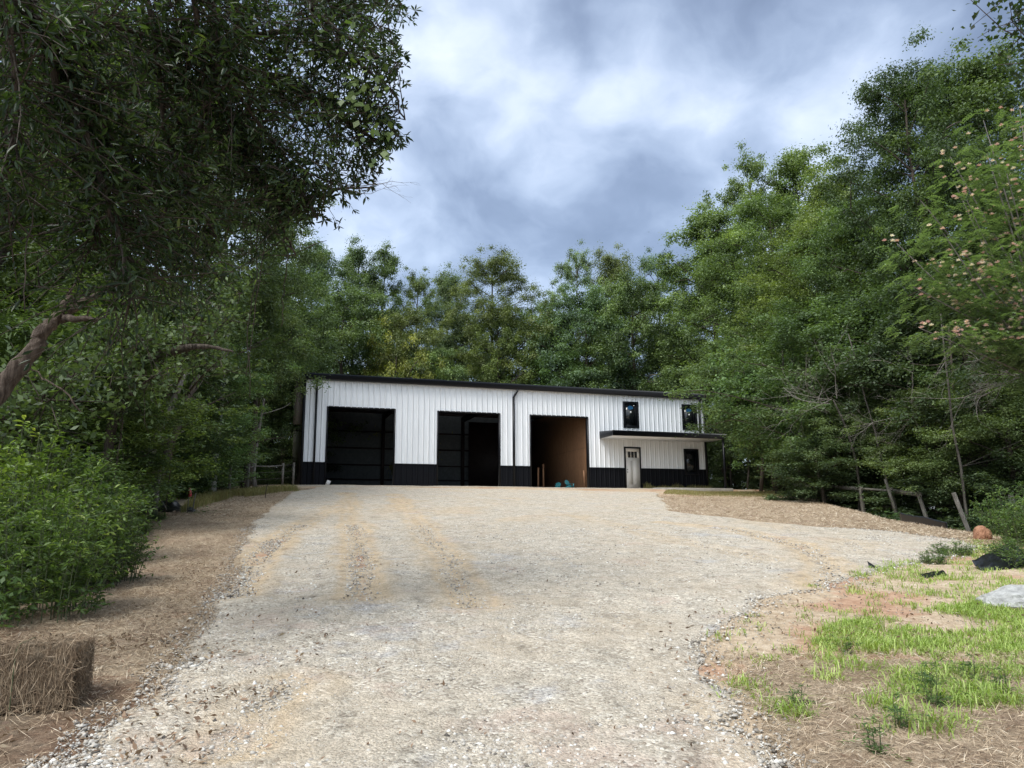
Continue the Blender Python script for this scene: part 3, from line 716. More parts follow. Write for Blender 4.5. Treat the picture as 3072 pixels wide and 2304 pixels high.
def put_tree(key, px, top, Y, width, name, label, col=(1, 1, 1), group=None, rot=None, bark='bark', leaf='leaf', cat='tree'):
    """px/top = where its top stands in the view, Y = distance, width = crown width in metres"""
    S, (wood, crown) = proto(key)
    T = W(px, top, Y); base = on(T[0], T[1], -.15); h = T[2]-base[2]
    sz = h/S['H']; sx = width/(2*S['R'])
    kk = (key, bark, leaf)
    if kk not in USED:
        t = tree_thing(name, wood, crown, bark, leaf); USED[kk] = t
    else: t = copy_thing(USED[kk])
    t.name = name
    t.location = tuple(base); t.scale = (sx, sx, sz); t.rotation_euler = (0, 0, rot if rot is not None else (px*.37+Y) % 6.28)
    for ch in t.children:
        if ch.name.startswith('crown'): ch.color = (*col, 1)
    for k in ('group', 'label', 'category'):
        if k in t: del t[k]
    return tag(t, label, cat, group)
G1 = 'trees standing behind the building'; G2 = 'trees on the right edge of the clearing'; G3 = 'trees of the left wood'
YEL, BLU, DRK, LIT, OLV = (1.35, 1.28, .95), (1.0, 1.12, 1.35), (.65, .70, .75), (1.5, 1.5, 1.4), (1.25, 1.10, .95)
A = put_tree
# behind the building, tall row (disp px *1.389)
A('oak2', 955, 735, 62, 8.5, 'tree', 'blue-green tree at the left end of the tall row behind the roof', BLU, G1)
A('oak2', 1060, 738, 64, 7.5, 'tree', 'twin-peaked dark tree left of the middle of the tall row behind the roof', (1, 1.05, 1), G1)
A('gum', 1155, 742, 66, 6.5, 'tree', 'dark narrow tree right behind the twin-peaked one above the left garage door', (.95, 1, .95), G1, rot=2.)
A('open', 1255, 822, 68, 7.5, 'tree', 'lower yellowish tree in the dip left of the big round crown behind the roof', YEL, G1)
A('oak', 1345, 830, 72, 8, 'tree', 'low green tree touching the left side of the big round crown', (1, 1, 1), G1, rot=4)
A('dense', 1480, 778, 66, 10.5, 'tree', 'big round-crowned tree above the middle downspout of the building', OLV, G1)
A('open', 1640, 905, 78, 8, 'tree', 'lowest tree in the gap of the skyline where the bright sky shows', (1, 1.1, 1.1), G1, rot=1.)
A('open', 1725, 755, 70, 7.5, 'tree', 'tall airy tree right of the skyline gap, pale green top', LIT, G1, rot=3.3)
A('oak', 1850, 775, 70, 9, 'tree', 'olive tree between the airy tree and the wooded right bank', OLV, G1, rot=5)
A('open', 1975, 765, 68, 9, 'tree', 'tree with thin airy top above the upstairs windows', BLU, G1, rot=.4)
# understorey behind the building
A('full', 1030, 880, 58, 10, 'small_tree', 'broad light green crown low behind the left garage door', (1.2, 1.25, 1.15), G1)
A('full2', 880, 840, 55, 9, 'small_tree', 'bushy tree by the left roof corner with a leafy wall of foliage', (1, 1, .9), G1, rot=2)
A('full2', 1190, 940, 60, 8, 'small_tree', 'green understorey tree behind the roof between first and second doors', OLV, G1, rot=4)
A('bush', 1225, 1045, 57, 6, 'small_tree', 'bright yellow-green bushy top just above the roof between the left doors', (1.9, 1.5, .8), G1)
A('full2', 1320, 1045, 60, 6.5, 'small_tree', 'pale feathery bush just above the roof over the second door', (1.4, 1.45, 1.4), G1, rot=1)
A('full', 1500, 930, 64, 7, 'small_tree', 'leafy tree below the big round crown, near the middle downspout', (1.25, 1.2, .8), G1, rot=3)
A('full2', 1380, 950, 67, 8, 'small_tree', 'dark tree below and left of the big round crown', DRK, G1, rot=5)
A('full', 1620, 960, 66, 10, 'small_tree', 'green understorey tree below the skyline gap', (1, 1.1, 1), G1, rot=.9)
A('full', 1760, 885, 64, 11, 'small_tree', 'wide grey-green crown behind the third garage door', BLU, G1, rot=2.6)
A('full2', 1690, 1060, 63, 8, 'small_tree', 'low dark green bush just above the roof over the third door', (1, 1.2, 1), G1, rot=.2)
A('full', 1890, 850, 62, 10, 'small_tree', 'rounded green crown above the upstairs window', (1.05, 1.1, .95), G1, rot=5.5)
A('full2', 2000, 1000, 63, 9, 'small_tree', 'dark rounded bush above the right end of the roof', (.85, .95, .9), G1, rot=3.1)
# right edge
A('full', 2150, 790, 60, 10, 'tree', 'grey-green rounded tree above the right roof corner', LIT, G2, rot=1.4)
A('gum', 2130, 625, 56, 10, 'tree', 'tall tree at the left shoulder of the right wood, airy top', LIT, G2, rot=.3)
A('open', 2240, 480, 55, 9.5, 'tree', 'tall airy tree with twin peaks, left peak against the sky', (1.3, 1.3, 1.), G2, rot=1.9)
A('gum', 2385, 455, 54, 9.0, 'tree', 'tall airy tree with the right peak beside its twin', (1.3, 1.3, 1.), G2, rot=5.0)
A('dense', 2300, 600, 50, 11, 'tree', 'dense green tree beneath the twin-peaked airy trees', (1.3, 1.35, 1.2), G2, rot=.8)
A('mid', 2300, 800, 49, 9.5, 'tree', 'mid-green bushy tree right of the roof corner', LIT, G2, rot=2.8)
A('oak', 2490, 545, 46, 9, 'tree', 'yellow-green tree between the airy twins and the tall dark tree', YEL, G2, rot=.5)
A('dense', 2440, 700, 42, 9.5, 'tree', 'vine-covered yellow-green tree in the middle of the right wood', YEL, G2, rot=3.6)
A('dense', 2590, 610, 38, 9.5, 'tree', 'wide grey-green tree below the tall dark tree', (1.25, 1.35, 1.25), G2, rot=1.1)
A('mid', 2420, 930, 42, 8, 'tree', 'green leafy tree low in the right wood beside the building', (1., 1.15, .9), G2, rot=4.4)
A('dense', 2700, 215, 34, 8.5, 'tree', 'tallest dark tree of the right wood, leaning crown against the sky', (.62, .70, .62), G2, rot=.2)
A('dense', 2790, 260, 36, 8.5, 'tree', 'dark tree filling between the two tallest crowns of the right wood', (.68, .74, .66), G2, rot=4.1)
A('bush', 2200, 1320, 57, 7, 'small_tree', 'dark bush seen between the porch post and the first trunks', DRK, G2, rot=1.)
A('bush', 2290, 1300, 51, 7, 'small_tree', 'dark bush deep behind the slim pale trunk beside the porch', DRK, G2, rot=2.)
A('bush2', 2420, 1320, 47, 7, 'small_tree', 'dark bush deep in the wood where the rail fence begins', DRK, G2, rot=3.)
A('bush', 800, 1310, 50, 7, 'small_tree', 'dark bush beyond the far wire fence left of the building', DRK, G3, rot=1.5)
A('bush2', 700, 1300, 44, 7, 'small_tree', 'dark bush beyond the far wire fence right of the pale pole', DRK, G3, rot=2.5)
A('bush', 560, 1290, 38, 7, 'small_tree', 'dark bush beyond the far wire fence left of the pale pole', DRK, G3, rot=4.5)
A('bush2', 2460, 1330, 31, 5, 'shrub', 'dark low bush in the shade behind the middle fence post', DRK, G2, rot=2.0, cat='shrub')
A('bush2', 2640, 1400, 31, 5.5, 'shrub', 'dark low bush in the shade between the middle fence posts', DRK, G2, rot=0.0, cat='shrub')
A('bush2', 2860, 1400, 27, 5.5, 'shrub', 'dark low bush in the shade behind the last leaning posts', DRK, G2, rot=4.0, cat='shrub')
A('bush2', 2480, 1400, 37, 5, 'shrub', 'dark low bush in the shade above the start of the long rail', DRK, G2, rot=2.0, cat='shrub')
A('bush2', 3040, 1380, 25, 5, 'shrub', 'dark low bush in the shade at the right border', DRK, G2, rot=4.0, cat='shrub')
A('oak', 2900, 200, 34, 9.5, 'tree', 'tall dark tree right of the tallest crown, feathery top', (.9, .95, .8), G2, rot=2.2)
A('mid', 2520, 930, 34, 9, 'tree', 'dark green tree low in the middle of the right wood', (.8, .9, .8), G2, rot=5.2)
A('mid', 2700, 850, 31, 9, 'tree', 'dull green tree under the wide grey-green one', (.8, .9, .85), G2, rot=3.9)
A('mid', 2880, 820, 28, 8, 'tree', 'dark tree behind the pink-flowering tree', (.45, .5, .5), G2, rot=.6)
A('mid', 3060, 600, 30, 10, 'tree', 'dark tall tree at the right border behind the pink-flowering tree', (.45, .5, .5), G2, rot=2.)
for (px, top, Y, w_, lab, r) in ((2370, 1120, 40, 5.4, 'broad-leaved tree whose leaves cover the right end of the roof', .5), (2430, 1240, 37.5, 4.6, 'low broad-leaved tree with drooping leaves right of the porch post', 2.5),
                             (2490, 1080, 36, 6.5, 'broad-leaved tree behind the low drooping one right of the porch', 4.)):
    A('broad', px, top, Y, w_, 'broadleaf_tree', lab, (1.15, 1.35, 1.15), 'broad-leaved trees beside the porch', rot=r)
A('mid', 2560, 1190, 32, 5.0, 'small_tree', 'grey-green twiggy tree in front of the dark wood behind the rail fence', (1.3, 1.3, 1.3), G2, rot=.3)
A('mid', 2780, 1180, 28, 5.5, 'small_tree', 'dull olive tree overhanging the rail fence', (1.05, 1.05, .9), G2, rot=2.3)
A('mid', 3000, 1120, 25, 5.5, 'small_tree', 'grey-green tree at the right border overhanging the fence end', (1.2, 1.2, 1.1), G2, rot=4.3)
# left wood
A('oak2', 850, 590, 46, 7.0, 'tree', 'tree at the right tip of the left wood, round top against the sky', (1.1, 1.15, 1.), G3, rot=1.)
A('dense', 700, 380, 38, 9., 'tree', 'tall tree behind the overhanging branches, right part of the left wood', (1., 1., .9), G3, rot=3.)
A('full', 745, 850, 42, 8., 'tree', 'grey-green tree left of the building above the roof corner', (1.15, 1.2, 1.1), G3, rot=5.)
A('dense', 560, 250, 30, 9, 'tree', 'tall dark tree in the middle of the left wood', (.75, .82, .7), G3, rot=.7)
A('oak', 330, 100, 25, 9, 'tree', 'tall green tree behind the leaning limb', (.85, .88, .7), G3, rot=2.6)
A('dense', 100, -100, 21, 9, 'tree', 'tall green tree at the left border', (.9, .92, .7), G3, rot=4.6)
A('full2', 620, 1010, 31, 5.5, 'small_tree', 'bright green sapling crown around the pale pole', (1.5, 1.7, 1.5), G3, rot=2.)
A('full2', 250, 880, 19, 6, 'small_tree', 'bright green small tree above the leaning limb', (1.2, 1.25, .75), G3, rot=.2)
A('full', 480, 900, 26, 7, 'small_tree', 'green small tree under the canopy left of the pale pole', (.7, .78, .65), G3, rot=3.4)
A('full2', 60, 950, 16, 5.5, 'small_tree', 'green small tree below the leaning limb at the left border', (.7, .78, .65), G3, rot=5.4)
BT = W(2290, 1480, 41)
# mass of forest behind, one object
rs = np.random.RandomState(77)
wm = MB(); cm = MB()
base_w, base_c = make_crown(31, 18, 4.6, 2., 130, 75, .34, rc=(.8, 1.5), shape=.8)
bv = np.concatenate(base_c.v); bf = base_c.f4; bfa = np.concatenate(bf); ba = np.concatenate(base_c.a)
spots = []
def ok(x, y):
    c, s = math.cos(YAW), math.sin(YAW); lx = (x-BX)*c+(y-BY)*s; ly = -(x-BX)*s+(y-BY)*c
    return not (-6 < lx < 30 and -40 < ly < 17)
for i in range(1500):
    x = rs.uniform(-60, 60); y = rs.uniform(12, 98)
    le = np.interp(y, [8, 15, 20, 26, 32, 38, 48, 60], [-13, -14, -15, -17.5, -19, -20, -22, -20])
    ri = np.interp(y, [8, 14, 20, 30, 40, 60], [19, 19, 19, 20, 22, 22])
    side = (x < le) or (x > ri) or y > 74
    if side and abs(x) < 22+y*.75 and ok(x, y) and all(math.hypot(x-a, y-b) > 5.2 for a, b, *_ in spots): spots.append((x, y))
    if len(spots) >= 90: break
low = []
for i in range(3000):
    x = rs.uniform(-60, 60); y = rs.uniform(10, 80)
    le = np.interp(y, [8, 15, 20, 26, 32, 38, 48, 60], [-9, -10, -12, -15, -17, -18.5, -21, -20]); ri = np.interp(y, [8, 14, 20, 30, 40, 60], [15.5, 15.5, 15.5, 17, 19, 22])
    if (x < le or x > ri or y > 66) and abs(x) < 20+y*.75 and ok(x, y) and all(math.hypot(x-a, y-b) > 3. for a, b in low): low.append((x, y))
    if len(low) >= 120: break
for (x, y) in spots+low:
    k = rs.uniform(.75, 1.05) if (x, y) in spots else rs.uniform(.2, .32); a = rs.uniform(0, 6.28); c, s = math.cos(a), math.sin(a)
    if y > 74: k = rs.uniform(.72, .85)*(1 if (x, y) in spots else .4)
    sel = rs.uniform(size=len(bfa)) > ((.35 if y > 30 else .1) if k > .5 else .55)
    z0 = float(hgt(x, y))-.1
    R3 = np.array([[c, -s, 0], [s, c, 0], [0, 0, 1]])
    v = bv @ R3.T*np.array([k*1.25, k*1.25, k]) * (1 if k > .5 else np.array([1.5, 1.5, 1])) + np.array([x, y, z0])
    q = v.reshape(-1, 4, 3)[sel].reshape(-1, 3)
    cm.add(q, np.arange(len(q)).reshape(-1, 4), np.clip(ba.reshape(-1, 4)[sel].ravel()*.9, 0, 1))
    wm.tube([(x, y, z0), (x+rs.normal()*.3, y+rs.normal()*.3, z0+6*k), (x+rs.normal()*.5, y, z0+14*k)], [.2, .15, .06], 6)
cm.v += [q for q in wm.v]; n0 = cm.n
for q in wm.f4: cm.f4.append(q+n0)
cm.a += [q*0+.02 for q in wm.a]
tag(cm.build('woodland', MT['leaf']), 'deep wood of leafy trees that closes off the clearing on all sides', 'woodland', kind='stuff')

# bare trunks seen in the shade of the right wood and left wood
def pole_tree(p, H, r, lean, label, group, bark='bark', name='bare_trunk', seed=0, branches=4, cat='tree trunk'):
    rs = np.random.RandomState(seed); t = empty(name, p, 0, label, cat, group)
    k = 7; u = np.linspace(0, 1, k); q = np.stack([lean[0]*u+.06*np.cumsum(rs.normal(size=k)), lean[1]*u+.06*np.cumsum(rs.normal(size=k)), u*H], -1); q[0, :2] = 0
    MB().tube(q, r*(1-.6*u)*(1+.08*rs.normal(size=k)), 9).build('trunk', MT[bark], t, smooth=True)
    for i in range(branches):
        b = q[rs.randint(2, k-1)]; a = rs.uniform(0, 6.28); l = rs.uniform(.6, 1.8)
        e = b+np.array([math.cos(a)*l, math.sin(a)*l, rs.uniform(.1, 1.2)])
        MB().tube(bez(b, (b+e)/2+rs.normal(size=3)*.15, e, 6), np.linspace(r*.25, .008, 6), 5).build('limb', MT[bark], t, smooth=True)
    return t
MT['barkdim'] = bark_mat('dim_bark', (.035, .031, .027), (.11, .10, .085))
rp = [(2225, 1475, 50, .12, .3), (2275, 1478, 46, .09, -.2), (2320, 1480, 43, .16, .1), (2365, 1480, 42, .14, .2), (2470, 1490, 34, .13, -.5), (2510, 1490, 33, .07, 1.2), (2640, 1500, 31, .09, -.4),
      (2760, 1530, 30, .22, .2), (2790, 1530, 26, .06, -1.), (2990, 1500, 24, .10, .3), (3040, 1500, 22, .07, -.3), (2690, 1520, 33, .12, .4), (2420, 1480, 44, .1, .1)]
rl = ['thin grey trunk nearest the porch post', 'slim pale trunk second from the porch post', 'straight dark trunk behind the start of the rail fence', 'dark trunk right beside the straight one at the start of the fence', 'grey trunk leaning left above the long fence rail',
      'thin pole leaning right above the long fence rail', 'thin grey trunk behind the middle fence post', 'thick reddish trunk behind the leaning fence posts', 'thin bent pole leaning left across the fence rail', 'grey trunk at the right border above the fence end', 'slender pale stem at the right border', 'dark trunk between the thin grey trunk and the thick reddish one', 'dim thin trunk deep in the wood right of the porch']
for i, ((px, py, Y, r, le), lab) in enumerate(zip(rp, rl)):
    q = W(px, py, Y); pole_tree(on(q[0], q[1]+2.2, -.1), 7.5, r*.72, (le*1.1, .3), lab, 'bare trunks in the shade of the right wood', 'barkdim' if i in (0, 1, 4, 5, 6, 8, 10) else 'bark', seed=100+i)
lp = [(380, 1400, 21, .17, 1.3, 'barkgrey', 'mossy trunk leaning right, leftmost of the leaning group'), (290, 1370, 22, .19, .6, 'barkgrey', 'pale lichened trunk left of the leaning group'), (150, 1360, 18, .14, .2, 'bark', 'grey trunk nearest the left border'), (445, 1400, 23, .20, 1., 'bark', 'thick trunk leaning right in the middle of the leaning group'),
      (320, 1370, 19, .15, .25, 'barkgrey', 'slim pale trunk between the leaning group and the border trunk'), (735, 1410, 33, .22, .2, 'bark', 'dark reddish trunk left of the building corner'), (770, 1420, 35, .12, .3, 'barkgrey', 'thin grey trunk beside the dark reddish one left of the building'), (500, 1400, 25, .28, -.1, 'bark', 'thick vine-wrapped trunk left of the pale pole')]
for i, (px, py, Y, r, le, bk, lab) in enumerate(lp):
    q = W(px, py, Y); pole_tree(on(q[0], q[1], -.1), 4.2, r, (le*.9, .3), lab, 'trunks in the shade of the left wood', bk, seed=200+i, branches=3)
q = W(640, 1440, 30); p = on(q[0], q[1], -.1)
t = empty('dead_tree', p, 0, 'pale straight barkless trunk standing upright left of the building', 'dead tree')
MB().tube([(0, 0, 0), (.02, 0, 1.6), (.1, 0, 3.4), (.16, 0, 5.2), (.2, 0, 6.4)], [.13, .12, .11, .09, .06], 10).build('trunk', MT['barkpale'], t, smooth=True)

# dead grey branches in the right wood
def twigs(mb, p, d, l, r, depth, rs, spread=.55):
    k = 5; pts = [p]
    dd = d/np.linalg.norm(d)
    for i in range(k-1):
        dd = dd+rs.normal(size=3)*.16; dd /= np.linalg.norm(dd); pts.append(pts[-1]+dd*l/(k-1))
    mb.tube(pts, np.linspace(r, r*.45, k), 5 if depth > 1 else 3, cap=False)
    if depth > 0:
        for i in range(rs.randint(3, 5)):
            b = pts[rs.randint(1, k)]; nd = dd+rs.normal(size=3)*spread
            twigs(mb, b, nd, l*rs.uniform(.5, .75), r*.5, depth-1, rs, spread)
for i, (px, py, Y, dx, L, lab) in enumerate(((2500, 1200, 29, -1, 2.6, 'grey leafless brush spreading left in front of the right wood'), (2740, 1250, 27, -.8, 2.4, 'grey leafless brush above the leaning fence posts'), (3080, 1130, 19, -1, 1.8, 'tangle of bare pale vines at the right border'))):
    rs = np.random.RandomState(300+i); q = W(px, py, Y); b = on(q[0]+.8, q[1]+.5, -.05)
    t = empty('dead_tree', b, 0, lab, 'dead tree', 'grey leafless trees of the right wood')
    qq = q-b; mb = MB(); mb.tube(bez(np.zeros(3), np.array([.6, .4, qq[2]*.5]), qq, 8), np.linspace(.055, .03, 8), 6); mb.build('trunk', MT['barkdim'], t, smooth=True)
    for k in range(6):
        mb = MB(); twigs(mb, qq+rs.normal(size=3)*.1, np.array([dx+rs.normal()*.5, rs.normal()*.5+.1, rs.normal()*.45+.15]), L*rs.uniform(.55, .8), .016, 3, rs); mb.build('branch', MT['deadwood'], t)

# ---- silk tree with pink flowers, right
def silk_tree():
    rs = np.random.RandomState(5)
    Y0 = 17.5; base = on(W(3300, 1500, Y0)[0], Y0, -.1)
    t = empty('silk_tree', base, 0, 'feathery-leaved tree with pink tufted flowers reaching in from the right border', 'tree')
    mb = MB(); top = np.array([-.6, .2, 5.5]); mb.tube([(0, 0, 0), (.1, 0, 2), (-.2, .1, 4), top], [.2, .17, .13, .1], 9)
    fr = MB(); fl = MB()
    ends = [(2690, 730, 17, 1), (2760, 600, 17, 1), (2850, 470, 17.5, 1), (2950, 360, 18, 1), (3060, 330, 18, 1), (2740, 860, 16.5, 1), (2830, 700, 16, 1), (2920, 800, 16, .8), (3030, 760, 16, .8), (2760, 985, 16, 1), (2880, 990, 15.8, .7), (3010, 960, 16, .7),
            (2900, 600, 16.5, 1), (3020, 520, 17, 1), (3070, 640, 16, .8), (2980, 900, 16.3, .5), (3060, 870, 15.5, .5), (2860, 540, 18, .6), (2960, 460, 17.2, 1), (2800, 800, 17, .7), (3080, 430, 17.5, 1), (3060, 1030, 15.6, .5)]
    for (px, py, Y, flw) in ends:
        e = W(px, py, Y)-base; s = np.array([(-.4+rs.normal()*.2), rs.normal()*.2, rs.uniform(3.4, 5.4)])
        mid = (s+e)/2+np.array([0, 0, -.1+.1*rs.normal()]); br = bez(s, mid, e, 14); mb.tube(br, np.linspace(.035, .010, 14), 5, cap=False)
        L = np.linalg.norm(e-s)
        sub = [br[i] for i in range(3, 14)]
        for j, b in enumerate(sub):
            for _ in range(6 if j > 4 else 3):
                a = rs.uniform(0, 6.28); l = rs.uniform(.2, .75); tip = b+np.array([math.cos(a)*l, math.sin(a)*l, rs.normal()*.10+.05])
                for _2 in range(3):
                    # a frond: two-times pinnate leaf, drooping
                    a2 = a+rs.normal()*.8; d = np.array([math.cos(a2), math.sin(a2), -.25+rs.normal()*.2]); d /= np.linalg.norm(d); ll = rs.uniform(.22, .38)
                    s0 = tip; k = 7; u = np.linspace(.12, 1, k)[:, None]
                    ax = s0+d*ll*u+np.array([0, 0, -1])*.10*u**2
                    side = np.cross(d, [0, 0, 1.]); side /= np.linalg.norm(side)
                    wd = .075*np.sin(np.pi*(u*.8+.12))+.02
                    for sg in (-1, 1):
                        dr = side*sg*.9+d*.45+np.array([0, 0, -.25])
                        c = ax+dr*wd*.5
                        v, f = leafquads(c, (wd[:, 0]*1.15), np.tile([0, 0, 1.], (k, 1))+rs.normal(size=(k, 3))*.25, .38, rs, np.tile(dr, (k, 1)))
                        fr.add(v, f, np.clip(.5+rs.normal()*.18, 0, 1))
            if j > 2 and rs.uniform() < flw*.7:
                for _ in range(rs.randint(2, 6)):
                    c0 = b+np.array([rs.normal()*.22, rs.normal()*.22, .12+abs(rs.normal())*.05]); n = 40
                    dd = rs.normal(size=(n, 3)); dd[:, 2] = abs(dd[:, 2])+.25; dd /= np.linalg.norm(dd, axis=1)[:, None]
                    v, f = leafquads(c0+dd*.035, np.full(n, .07), np.cross(dd, rs.normal(size=(n, 3))), .14, rs, dd); fl.add(v, f, np.clip(rs.uniform(.0, 1.), 0, 1))
    mb.build('trunk', MT['barkgrey'], t, smooth=True)
    c = fr.build('crown', MT['frond'], t); fl.build('blossoms', MT['pink'], t)
MT['frond'] = blade_mat('frond', [(0., (.07, .105, .055)), (.5, (.125, .185, .090)), (1., (.20, .275, .14))], .4, .6)
silk_tree()

# ---- corner branches top right (sweetgum)
def sprig_tree(name, label, pxs, base, seed, bark, leafm, lsize, n_leaf, ratio, spread, cat='tree', trunk_r=.16, hang=.4, col=None):
    rs = np.random.RandomState(seed); t = empty(name, base, 0, label, cat)
    mb = MB(); lf = MB()
    topz = max(W(*q)[2] for q in pxs)-base[2]
    mb.tube([(0, 0, 0), (.1, .1, topz*.5), (.0, 0, topz*.95)], [trunk_r*.8, trunk_r*.65, trunk_r*.3], 9)
    for q in pxs:
        e = W(*q)-base; s = np.array([0, 0, e[2]*rs.uniform(.75, .9)]); br = bez(s, (s+e)/2+np.array([0, 0, .3]), e, 9); mb.tube(br, np.linspace(.05, .01, 9), 5, cap=False)
        for b in br[3:]:
            for _ in range(3):
                tip = b+rs.normal(size=3)*spread; mb.tube([b, (b+tip)/2+rs.normal(size=3)*.04, tip], [.012, .009, .005], 3, cap=False)
                c = b+(tip-b)*rs.uniform(.3, 1.15, (n_leaf, 1))+rs.normal(size=(n_leaf, 3))*.12
                v, f = leafquads(c, rs.uniform(.7, 1.2, n_leaf)*lsize, rs.normal(size=(n_leaf, 3))*.7+np.array([0, 0, .7]), ratio, rs, rs.normal(size=(n_leaf, 3))*.7+np.array([0, 0, -hang]), .1)
                lf.add(v, f, np.repeat(np.clip(rs.normal(.35, .15, n_leaf), 0, 1), 4))
    mb.build('trunk', MT[bark], t, smooth=True); c = lf.build('crown', MT[leafm], t)
    if col: c.color = (*col, 1)
    return t
sprig_tree('tree', 'tree at the top right corner with dark star-like leaves hanging into the sky', [(3060, 60, 13), (3010, 90, 13), (3080, 190, 12.5), (3100, 0, 13.2), (3085, 120, 12), (3050, -40, 12.4), (3140, 250, 12.6), (3120, 130, 13)], on(11.6, 12.8, -.1), 8, 'bark', 'leafdark', .11, 16, .75, .3)

sprig_tree('broadleaf_tree', 'broad-leaved branch tips reaching left across the right end of the gutter', [(2112, 1185, 39), (2130, 1150, 39), (2150, 1105, 39.5), (2165, 1235, 39), (2190, 1160, 39.5), (2210, 1240, 39), (2170, 1200, 39), (2250, 1130, 39), (2200, 1090, 40), (2240, 1290, 38.5)], on(*W(2330, 1480, 39.5)[:2], -.1), 18, 'bark', 'leaf', .22, 26, .6, .42, trunk_r=.12, col=(1.25, 1.45, 1.2))

for i, (lab, pts, x0, Y0) in enumerate((('leafy sapling spreading over the tops of the leaning trunks', [(300, 1010, 15.5), (360, 1080, 15), (430, 1020, 15.5), (480, 1120, 15), (260, 1090, 15.5), (400, 960, 16), (520, 1040, 16), (340, 1150, 15.5)], 330, 16),
                                       ('leafy sapling with bright leaves right of the arching limb', [(620, 900, 17), (680, 960, 17), (590, 980, 17), (720, 880, 17.5), (660, 1080, 17)], 500, 20),
                                       ('leafy sapling below the broken leaning trunk', [(60, 1230, 11), (150, 1200, 11), (220, 1130, 11.5), (20, 1290, 11), (120, 1120, 12)], 60, 12))):
    b = W(x0, 1450, Y0); sprig_tree('sapling', lab, pts, on(b[0], b[1], -.1), 60+i, 'bark', 'leaf', .13, 26, .5, .5, cat='sapling', trunk_r=.022, col=(.8, .85, .7))
# ================================================================== FOREGROUND
rs = np.random.RandomState(11)
def leaf6(c, L, nrm, drc, ratio, a, fold=.18):      # bent lance leaf, 2 quads folded on the midrib
    n = len(c); nrm = nrm/(np.linalg.norm(nrm, axis=1)[:, None]+1e-9)
    d = drc-nrm*np.sum(drc*nrm, 1)[:, None]; d /= np.linalg.norm(d, axis=1)[:, None]+1e-9
    s = np.cross(nrm, d); L = L[:, None]; w = L*ratio*.5
    b = c; tip = c+d*L-nrm*L*.08; m = c+d*L*.5
    v = np.stack([b, m+s*w*.95-d*L*.12+nrm*w*fold*2, m+s*w*.8+d*L*.16+nrm*w*fold*2, tip, m-s*w*.8+d*L*.16+nrm*w*fold*2, m-s*w*.95-d*L*.12+nrm*w*fold*2], 1).reshape(-1, 3)
    i = np.arange(n)[:, None]*6
    f = np.concatenate([i+np.array([[0, 1, 2, 3]]), i+np.array([[0, 3, 4, 5]])])
    return v, f, np.repeat(a, 6)
